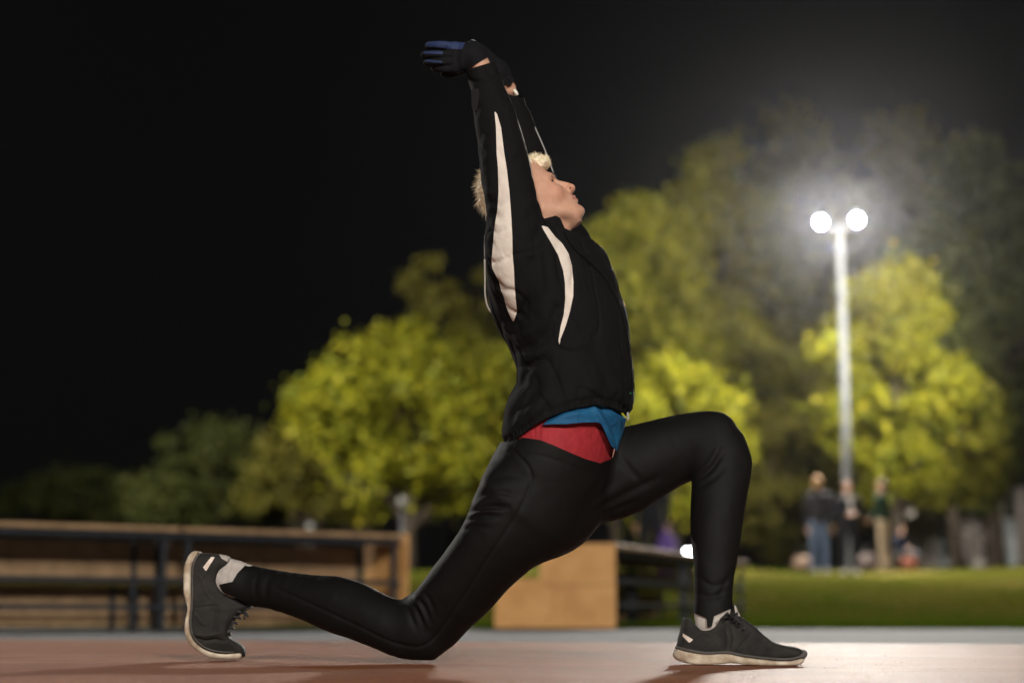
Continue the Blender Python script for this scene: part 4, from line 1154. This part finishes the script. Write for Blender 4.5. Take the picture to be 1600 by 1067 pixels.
# --- hands: palm, four unequal bent fingers and a thumb, grown once for the skin and once larger for the glove
NEAR = dict(wrist=(at(748, 101, .03), at(738, 88, .028), at(722, 90, .035)),
            fingers=[([(712,75),(696,72),(681,71.5),(670,72.5)], [.028,.020,.026,.044], 6.6),
                     ([(710,86),(693,85.5),(676,85.5),(663.5,86.5)], [.022,.012,.018,.040], 6.6),
                     ([(710,97),(694,97.5),(679,98),(667,98.5)], [.022,.013,.020,.042], 6.1),
                     ([(712,107),(699,108),(686,107.5),(677,106.5)], [.028,.020,.028,.046], 5.2)],
            thumb=([(738,92),(728,104),(716,113),(703,117),(694,115)], [.05,.062,.07,.075,.08], 5.6))
FAR = dict(wr=.021, wrist=(at(792, 136, .165), at(776, 112, .15), at(760, 97, .135)),
           fingers=[([(752,80),(738,74),(722,76),(706,80)], [.115,.10,.085,.08], 5.6),
                    ([(750,88),(734,84),(716,86),(700,90)], [.118,.105,.09,.085], 6.0),
                    ([(750,98),(733,95),(716,97),(702,101)], [.125,.115,.10,.095], 5.8),
                    ([(754,108),(740,108),(725,110),(714,112)], [.135,.125,.115,.11], 5.0)],
           thumb=([(770,90),(757,77),(745,70),(737,67)], [.12,.105,.09,.085], 4.2))
def grow_hand(h, hh, e):
    w = h['wrist']; allp = [at(p[0], p[1], y) for L, Y, r in h['fingers'] + [h['thumb']] for p, y in zip(L, Y)] + list(w)
    allp = np.array(allp); fd = Field(allp.min(0) - .04, allp.max(0) + .04, hh)
    fd.chain(np.array([w[0] + (w[0] - w[1]) * .15, w[0], w[1], w[2]]), np.array([1, 1, 1.07, .96]) * h.get('wr', .027) + e, .0)
    k0 = at(*h['fingers'][0][0][0], h['fingers'][0][1][0]); k3 = at(*h['fingers'][3][0][0], h['fingers'][3][1][0])
    for t in (0, .33, .67, 1):
        k = k0 + (k3 - k0) * t; fd.cap(w[1], k, .021 + e, .0125 + e, .012)
    for L, Y, r in h['fingers'] + [h['thumb']]:
        P_ = np.array([at(p[0], p[1], y) for p, y in zip(L, Y)]); r = r / 663
        R = np.linspace(1.05, .86, len(L)) * r - .0015 + e
        fd.chain(P_, R, .0025)
    V, F = extract(fd); return V, F
hn = grow_hand(NEAR, .003, -.0012); hf = grow_hand(FAR, .003, -.0012)
V, F = merge((Vh, Fh), (Vb, Fb), hn, hf)
body = piece('body', V, F, M_skin)
# colour that the skin itself has: lips, flushed cheek and nose, fair brows
d = V - HC; a_, b_, v_ = d @ FW, d @ UP, d[:, 1]
def blob(a, b, v, r): return np.exp(-((a_ - a) ** 2 + (b_ - b) ** 2 + (np.abs(v_) - v) ** 2) / r ** 2)
lipf = np.clip(1.6 * np.maximum(np.exp(-((b_ + .1005 - .0022 * (np.abs(v_) / .02)) / .0036) ** 2), np.exp(-((b_ + .1095 - .006 * (np.abs(v_) / .02) ** 2) / .0045) ** 2)) - .25, 0, 1) * (np.abs(v_) < .0215) * (a_ > .069)
flush = np.clip(.8 * blob(.055, -.07, .045, .022) + .7 * blob(.094, -.079, .004, .014) + .5 * blob(-.01, -.04, .075, .03) + .35 * blob(.07, -.045, .03, .012), 0, 1)
brow = np.exp(-((b_ + .0255 + .10 * np.clip(np.abs(v_) - .03, 0, 1)) / .0036) ** 2) * (a_ > .05) * (np.abs(v_) > .009) * (np.abs(v_) < .045)
lash = np.zeros(len(V))
for c, s_ in zip(EC, (-1, 1)):
    q = V - c; qa, qb, qy = q @ FW, q @ UP, q[:, 1] * s_; o_ = np.clip((qy - .002) / .0105, 0, 1) ** 2
    g_ = np.maximum(qb - .0046 * (1 - o_) - .0004, -qb - .0044 * (1 - o_))
    lash = np.maximum(lash, np.exp(-(g_ / .0013) ** 2) * (np.linalg.norm(q, axis=1) < .0165) * (qa > -.004) * np.where(qb > 0, 1, .55))
me = body.data
for nm, arr in (('lash', lash), ('lip', lipf), ('flush', flush), ('brow', brow)):
    at_ = me.attributes.new(nm, 'FLOAT', 'POINT'); at_.data.foreach_set('value', arr.astype(np.float32))
nt = M_skin.node_tree; b = nt.nodes['Principled BSDF']; src = b.inputs['Base Color'].links[0].from_socket
for nm, colr, fac in (('flush', (.50, .17, .11), .4), ('brow', (.34, .20, .11), .35), ('lip', (.40, .13, .11), .75), ('lash', (.06, .03, .02), .8)):
    an = nt.nodes.new('ShaderNodeAttribute'); an.attribute_name = nm
    mu = nt.nodes.new('ShaderNodeMath'); mu.operation = 'MULTIPLY'; mu.inputs[1].default_value = fac; nt.links.new(an.outputs['Fac'], mu.inputs[0])
    mx = nt.nodes.new('ShaderNodeMix'); mx.data_type = 'RGBA'; mx.inputs[7].default_value = (*colr, 1)
    nt.links.new(mu.outputs[0], mx.inputs[0]); nt.links.new(src, mx.inputs[6]); src = mx.outputs[2]
nt.links.new(src, b.inputs['Base Color'])

# eyes
M_eye = mat('eye white', (.72, .68, .64), .12); M_iris = mat('grey iris', (.045, .05, .055), .1); M_pup = mat('pupil', (.004, .004, .004), .08)
UV, UF = ico(3)
for c in EC:
    g = FW * .86 + UP * .16 - LT * .42 * (1 if c[1] < HC[1] else -1) ; g /= np.linalg.norm(g)
    e = piece('eye', UV * .0122 + c, UF, M_eye)
    e.data.materials.append(M_iris); e.data.materials.append(M_pup)
    for p in e.data.polygons:
        q = np.mean([UV[i] for i in p.vertices], 0) @ g
        p.material_index = 2 if q > .94 else (1 if q > .80 else 0)

# --- gloves
for h, e, cutf in ((NEAR, .0028, 0), (FAR, .0028, 1)):
    Vg, Fg = grow_hand(h, .0025, e)
    Ng = vnormals(Vg, Fg); Vg = Vg + Ng * (vnoise(Vg, 70, 11) * .0008)[:, None]
    if not cutf:
        Vg = folds(Vg, Fg, [([(701,68),(697,88),(700,112)],2.2,-.002),([(708,66),(705,90),(709,114)],2,.002),([(717,67),(714,92),(718,116)],2,-.0015),([(724,72),(721,92),(724,110)],2,.0015),([(666,78.8),(696,79.2)],1.6,-.002),([(663,92),(697,91.8)],1.6,-.002),([(668,103),(698,103)],1.6,-.002)])
    Pg = proj(Vg)
    k = -( (Pg[:, 0]-728)*.62 + (Pg[:, 1]-110)*1.0 ) * .8 if not cutf else -((Pg[:, 1]-131) + (Pg[:, 0]-795)*.35)
    if not cutf: k = np.where(Pg[:, 0] < 722, 30, k)
    Vg, Fg = clip(Vg, Fg, k); Pg = proj(Vg); Ng = vnormals(Vg, Fg)
    if not cutf:
        f1 = poly_sd(Pg, [(664,66),(674,63),(727,66.5),(722,77.5),(700,76.5),(676,73.5),(666,74)])
        f2 = poly_sd(Pg, [(659,84),(666,79.6),(692,80.5),(692,85),(668,84.5)])
        f3 = poly_sd(Pg, [(662,96),(668,93.4),(691,96),(691,99),(668,97)])
        f = np.minimum(np.maximum(np.maximum(f1, f2), f3), -Ng[:, 1] * 20 + 12)
        gl = piece('glove', *clip(Vg, Fg, -f), M_glove)
        piece('finger_panel', *clip(Vg, Fg, f), M_gblue, gl)
        trim('wrist_strap', [(731,68),(742,73),(752.4,81.6),(760,85),(767,88.5),(769,93)], .0022, M_glove, gl, .02)
    else:
        gl = piece('glove', Vg, Fg, M_glove)
        trim('pull_loop', [(731,69),(736,63.5),(742,64.5),(748,71),(752,79)], .0016, M_cord, gl, .085)
        trim('glove_cuff', [(775,112),(787,118.5),(796,124),(799,130),(792,134)], .004, M_glove, gl, .14)
# watch and shirt cuff on the far wrist
q = at(806.5, 147.5, .175) - PB; mb = MB()
mb.tube([at(803, 140.5, .155) - PB, at(806, 144.5, .155) - PB, at(808.5, 149, .155) - PB], [.0035, .0045, .0035], 8)
wt = mb.build('wrist_watch', mat('pale watch case', (.8, .78, .66), .25), runner, smooth=True)
mb = MB(); mb.tube([at(783, 147, .18) - PB, at(781, 155, .182) - PB], [.033, .034], 20, False); mb.build('shirt_cuff', M_blue, shirt, smooth=True)

# --- hair: a cap grown over the skull, with free strands
fh = Dhead.sub()
fh.ell(hd(-.010, .016), [.086, .079, .083], 0, axes=AX)
for p in [(830,255,.10),(840,251,.095),(849,252.5,.10),(834,249,.12),(846,256,.085),(851,256,.10)]:
    fh.ell(at(*p), [.0135, .019, .0105], .01, axes=AX)
def cutf(x, y, z):
    a, b, v = HX(x, y, z)
    line = -.062 + 0 * a                                          # nape
    side = np.interp(a.astype(float), [-.10, -.03, .0, .03, .055, .08], [-.075, -.055, -.02, .0, .004, -.004])
    return (side - b).astype(np.float32)
sl, g = fh.block(HC - .2, HC + .2); fh.D[sl] = np.maximum(fh.D[sl], cutf(*g))
Vc, Fc = extract(fh, 1)
Nc = vnormals(Vc, Fc)
Vc = Vc + Nc * (vnoise(Vc, 90, 2) * .003 + vnoise(Vc, 220, 3) * .0018)[:, None]
idx = rng.choice(len(Vc), 9500)
sv, sf = [], []
for i in idx:
    p = Vc[i]; d = (p - HC); a0, b0, v0 = d @ FW, d @ UP, d[1]
    if a0 > .0 and b0 < .012 and a0 < .07: continue
    back = np.clip(-a0 / .05, 0, 1); quiff = np.clip((a0 - .045) / .02, 0, 1)
    tgt = UP * (1.0 * quiff - .5 * back) + FW * (.35 * quiff - .6 * (1 - quiff) * (1 - back)) 
    tgt = tgt - Nc[i] * (tgt @ Nc[i]) * .8
    dr = Nc[i] * (.30 + .55 * back) + tgt + rng.normal(0, .15, 3)
    dr /= np.linalg.norm(dr); L = rng.uniform(.006, .013) * (1 + 1.0 * back * (rng.random() < .3))
    sd_ = np.cross(dr, rng.normal(0, 1, 3)); sd_ /= np.linalg.norm(sd_); w = .00042
    bend = -UP * .004 * back + rng.normal(0, .0022, 3)
    p0 = p - dr * .003; n0 = len(sv)
    sv += [p0 - sd_*w, p0 + sd_*w, p0 + dr*L*.55 - sd_*w*.8 + bend*.3, p0 + dr*L*.55 + sd_*w*.8 + bend*.3, p0 + dr*L + bend]
    sf += [(n0, n0+1, n0+3), (n0, n0+3, n0+2), (n0+2, n0+3, n0+4)]
V, F = merge((Vc, Fc), (np.array(sv), np.array(sf)))
piece('hair', V, F, M_hair)
Dhead = fd = fh = None

# --- socks
for rows in ([(400,886,388,940,.30,.031),(372,875,356,931,.312,.028),(350,873,340,925,.316,.018)],
             [(1142.5,940,1086,945,.032,.0285),(1143,960,1084.5,966,.03,.026),(1138,984,1088,980,.03,.022)]):
    A = np.array(rows); P_ = np.vstack([at(A[:, 0], A[:, 1], A[:, 4]), at(A[:, 2], A[:, 3], A[:, 4])])
    fd = Field(P_.min(0) - .06, P_.max(0) + .06, .003); fd.loft(rows, 0)
    V, F = extract(fd); N = vnormals(V, F)
    V += N * (vnoise(V * [1, 1, 2.2], 60, 21) * .0012 - .0005)[:, None]
    piece('sock', V, F, M_sock)

# --- shoes
def make_shoe(upper, sole, band, Y, wid, R, collar, patch, seams, lace_pts, tab, toe_cap=None):
    xs, hw, yc = wid
    def Wf(X, Z): 
        t = X if wid_axis == 'x' else Z
        tp = 1 - .30 * np.clip((Z - .045) / .07, 0, 1) if wid_axis == 'x' else 1 - .22 * np.clip((X - XT) / .06, 0, 1)
        return np.interp(t, xs, hw) * tp, np.interp(t, xs, yc)
    def slab(poly, grow, R, h, k=.006):
        P_ = at(np.array(poly)[:, 0], np.array(poly)[:, 1], Y)
        lo = P_.min(0) - .02; hi = P_.max(0) + .02; lo[1] = min(yc) - .075; hi[1] = max(yc) + .075
        fd = Field(lo, hi, h); fd.slab(spline(np.array(poly + [poly[0]], float), 3), Y, lambda X, Z: (Wf(X, Z)[0] + grow, Wf(X, Z)[1]), R)
        return fd
    fd = slab(upper, 0, R, .0026)
    if collar:
        fd.loft(collar[0], 0) if False else None
        for c, r in collar: fd.ell(c, r, .006, 'sub')
    V, F = extract(fd); N = vnormals(V, F)
    V += N * (vnoise(V, 45, 31) * .0012 + vnoise(V, 120, 32) * .0004)[:, None]
    V = folds(V, F, seams)
    V[:, 2] = np.maximum(V[:, 2], .004)
    P_ = proj(V); N = vnormals(V, F)
    f = np.minimum(poly_sd(P_, patch), -N[:, 1] * 20 + 6)
    ft = np.minimum(poly_sd(P_, tab), 30)
    sh = piece('shoe', *clip(V, F, -np.maximum(f, ft)), M_shoe)
    piece('reflective_patch', *clip(V, F, f), M_reflect, sh)
    piece('heel_tab' if tab_kind == 'heel' else 'tongue_tab', *clip(V, F, ft), M_sock, sh)
    fd = slab(sole, .004, .007, .0026)
    V, F = extract(fd); N = vnormals(V, F); V += N * (vnoise(V, 60, 33) * .0006)[:, None]
    V[:, 2] = np.maximum(V[:, 2] - .0035 * np.clip(1 - V[:, 2] / .02, 0, 1), .0008)
    piece('sole', V, F, M_sole, sh)
    fd = slab(band, .0052, .004, .0026)
    V, F = extract(fd); V[:, 2] = np.maximum(V[:, 2], .0015); piece('sole_edge', V, F, M_band, sh)
    return sh

XT = float(at(335, 900, .33)[0])
wid_axis, tab_kind = 'x', 'tongue'
X = lambda px: float(at(px, 1020, .015)[0])
up = [(1071,965),(1068,977),(1063,1000),(1061,1014),(1066,1022),(1130,1026),(1200,1031),(1248,1028),(1254,1019),(1243,1011),(1225,1007.5),(1206,1001.5),(1193,992),(1180,979),(1169,970),(1159,962),(1154,953),(1150.5,943.5),(1146,948),(1139,961.5),(1122,963),(1112,978),(1101,982.5),(1090,978),(1082.5,966.5)]
so = [(1061,1013.5),(1079,1018.5),(1105,1022),(1135,1020.5),(1155.6,1024.5),(1187.5,1028.5),(1225,1030.5),(1246,1027.5),(1251,1025.5),(1252.5,1028),(1249,1033),(1240,1036),(1205,1037),(1170,1036.5),(1150,1034.5),(1138,1033.5),(1128,1035.5),(1095,1036.5),(1078,1035),(1061,1030),(1055.5,1023)]
bd = [(1060,1009),(1079,1013.5),(1105,1017.5),(1135,1016),(1155.6,1020),(1187.5,1024.5),(1225,1026.5),(1244,1022),(1251,1014),(1256,1016.5),(1257,1022),(1252,1029),(1245,1027),(1225,1031),(1187,1029),(1155,1025),(1135,1021),(1105,1022.5),(1079,1019),(1061,1014)]
sh = make_shoe(up, so, bd, .015, ([X(1055), X(1075), X(1120), X(1150), X(1205), X(1240), X(1258)], [.024, .034, .033, .037, .044, .036, .018], [.055, .048, .03, .02, -.005, -.02, -.025]), .015,
    [], [(1066.6,988.8),(1083.4,999),(1077,1003.8),(1066.6,993.5)],
    [([(1070,1006),(1090,996),(1112,990),(1135,975)],1.6,-.0018),([(1092,1016),(1108,1002),(1128,988)],1.6,-.0016),([(1135,1016),(1137,998),(1134,982)],2,.0022),([(1143,1016),(1146,996),(1142,978)],2,.0018),([(1150,1018),(1168,996),(1178,985)],2,.002),([(1160,1019),(1180,1002),(1192,994)],1.6,-.0014),([(1228,1010),(1215,1018),(1210,1027)],2,-.0015),([(1084,972),(1094,986),(1108,990)],1.6,.0015)],
    None, [(1146,941),(1152,943),(1157,962),(1150,962)])
mb = MB()
for i in range(6):
    p = at(1150 + i*7.2, 965 + i*6.0 - (3 if i == 0 else 0), -.012 + .002*i) - PB
    mb.tube([p + [-.006, -.013, -.010], p + [.001, -.004, .003], p + [.004, .012, .006]], [.0032, .0036, .0032], 6)
p = at(1140, 963, -.012) - PB
for d in ((-.022, -.012, -.006), (-.012, -.016, .004), (.022, -.018, -.016)):
    d = np.array(d); mb.tube([p, p + d*.5 + [0, -.004, .006], p + d], [.0026, .003, .0024], 6)
mb.build('lace', M_lace, sh, smooth=True)

wid_axis, tab_kind = 'z', 'heel'
Zz = lambda py: float(at(320, py, .33)[2])
up = [(313,864),(325,864.5),(339,865.5),(350,867),(358,869.5),(359,876),(355,883),(342.8,893),(339.5,902),(341.5,914),(352,927),(366,934),(392,946.5),(384,952),(376,956),(364.5,967),(357.6,978),(354.6,986),(355.6,995.5),(361,1000),(368,1004.5),(375,1011),(377.5,1018),(377,1025),(371,1026.5),(350,1025),(325,1022),(309,1012),(299.5,998),(295,980),(297,962),(299.5,948),(297,925),(297,900),(301,880),(307,866)]
so = [(313,862.5),(306.4,860.7),(297.6,867.6),(290.7,885),(288.7,905),(288.7,924.6),(291.7,938.4),(294,952),(290.7,966),(288.7,982),(290.7,995.5),(297.6,1010),(309.4,1020),(325,1027),(348.7,1028.8),(370,1028.3),(374,1022),(368.4,1020),(348.7,1021.5),(329,1019),(315.3,1013),(302.5,1001.4),(297.6,985.7),(296.6,968),(299.5,950),(300.5,919),(300.5,899),(303.4,879.4)]
bd = [(314,864),(309,868),(304,880),(301.3,899),(301.3,919),(300,950),(297.5,968),(298.5,985.7),(303.5,1001),(316,1012),(329.5,1018),(349,1020.5),(362,1020),(362,1017.5),(349,1017.5),(331,1014.5),(318.5,1009),(307,998.5),(302,985),(301,968),(303.5,950),(305,919),(305,899),(308,880),(314,868)]
sh = make_shoe(up, so, bd, .33, ([Zz(1030), Zz(1015), Zz(990), Zz(950), Zz(910), Zz(880), Zz(860)], [.030, .040, .046, .040, .034, .034, .026], [.375, .368, .35, .335, .325, .318, .315]), .015,
    [], [(330,869.5),(336,869.5),(322,892),(317,886)],
    [([(302,950),(322,947),(341,946)],1.5,-.0018),([(326,897),(318,905),(308,914)],1.6,-.0018),([(327,893),(338,878),(346,872)],1.6,.0015),([(303,996),(322,1001),(342,997)],2,-.003),([(312,1004),(332,1000),(352,1001)],2,-.0025),([(300,990),(320,993),(340,990)],2,.002),([(341,950),(337,970),(338,988)],2,-.002),([(356,958),(352,972),(350,986)],2,.002),([(302,955),(318,975),(330,970)],1.5,.0012),([(306,895),(315,905),(322,925),(335,940)],1.5,.0012)],
    None, [(342,865),(352,864),(360,868),(356,878),(346,872)])
mb = MB()
for i in range(5):
    p = at(378 - i*5.4, 957 + i*8, .312 + .006*i) - PB
    mb.tube([p + [-.012, -.006, .004], p + [.003, .0, .0], p + [.002, .02, -.002]], [.003, .0034, .003], 6)
p = at(380, 953, .30) - PB
for d in ((.018, -.01, .006), (.014, -.012, -.016), (.006, -.016, -.022)):
    d = np.array(d); mb.tube([p, p + d*.5 + [.003, -.004, .0], p + d], [.0024, .0028, .0022], 6)
mb.build('lace', M_lace, sh, smooth=True)
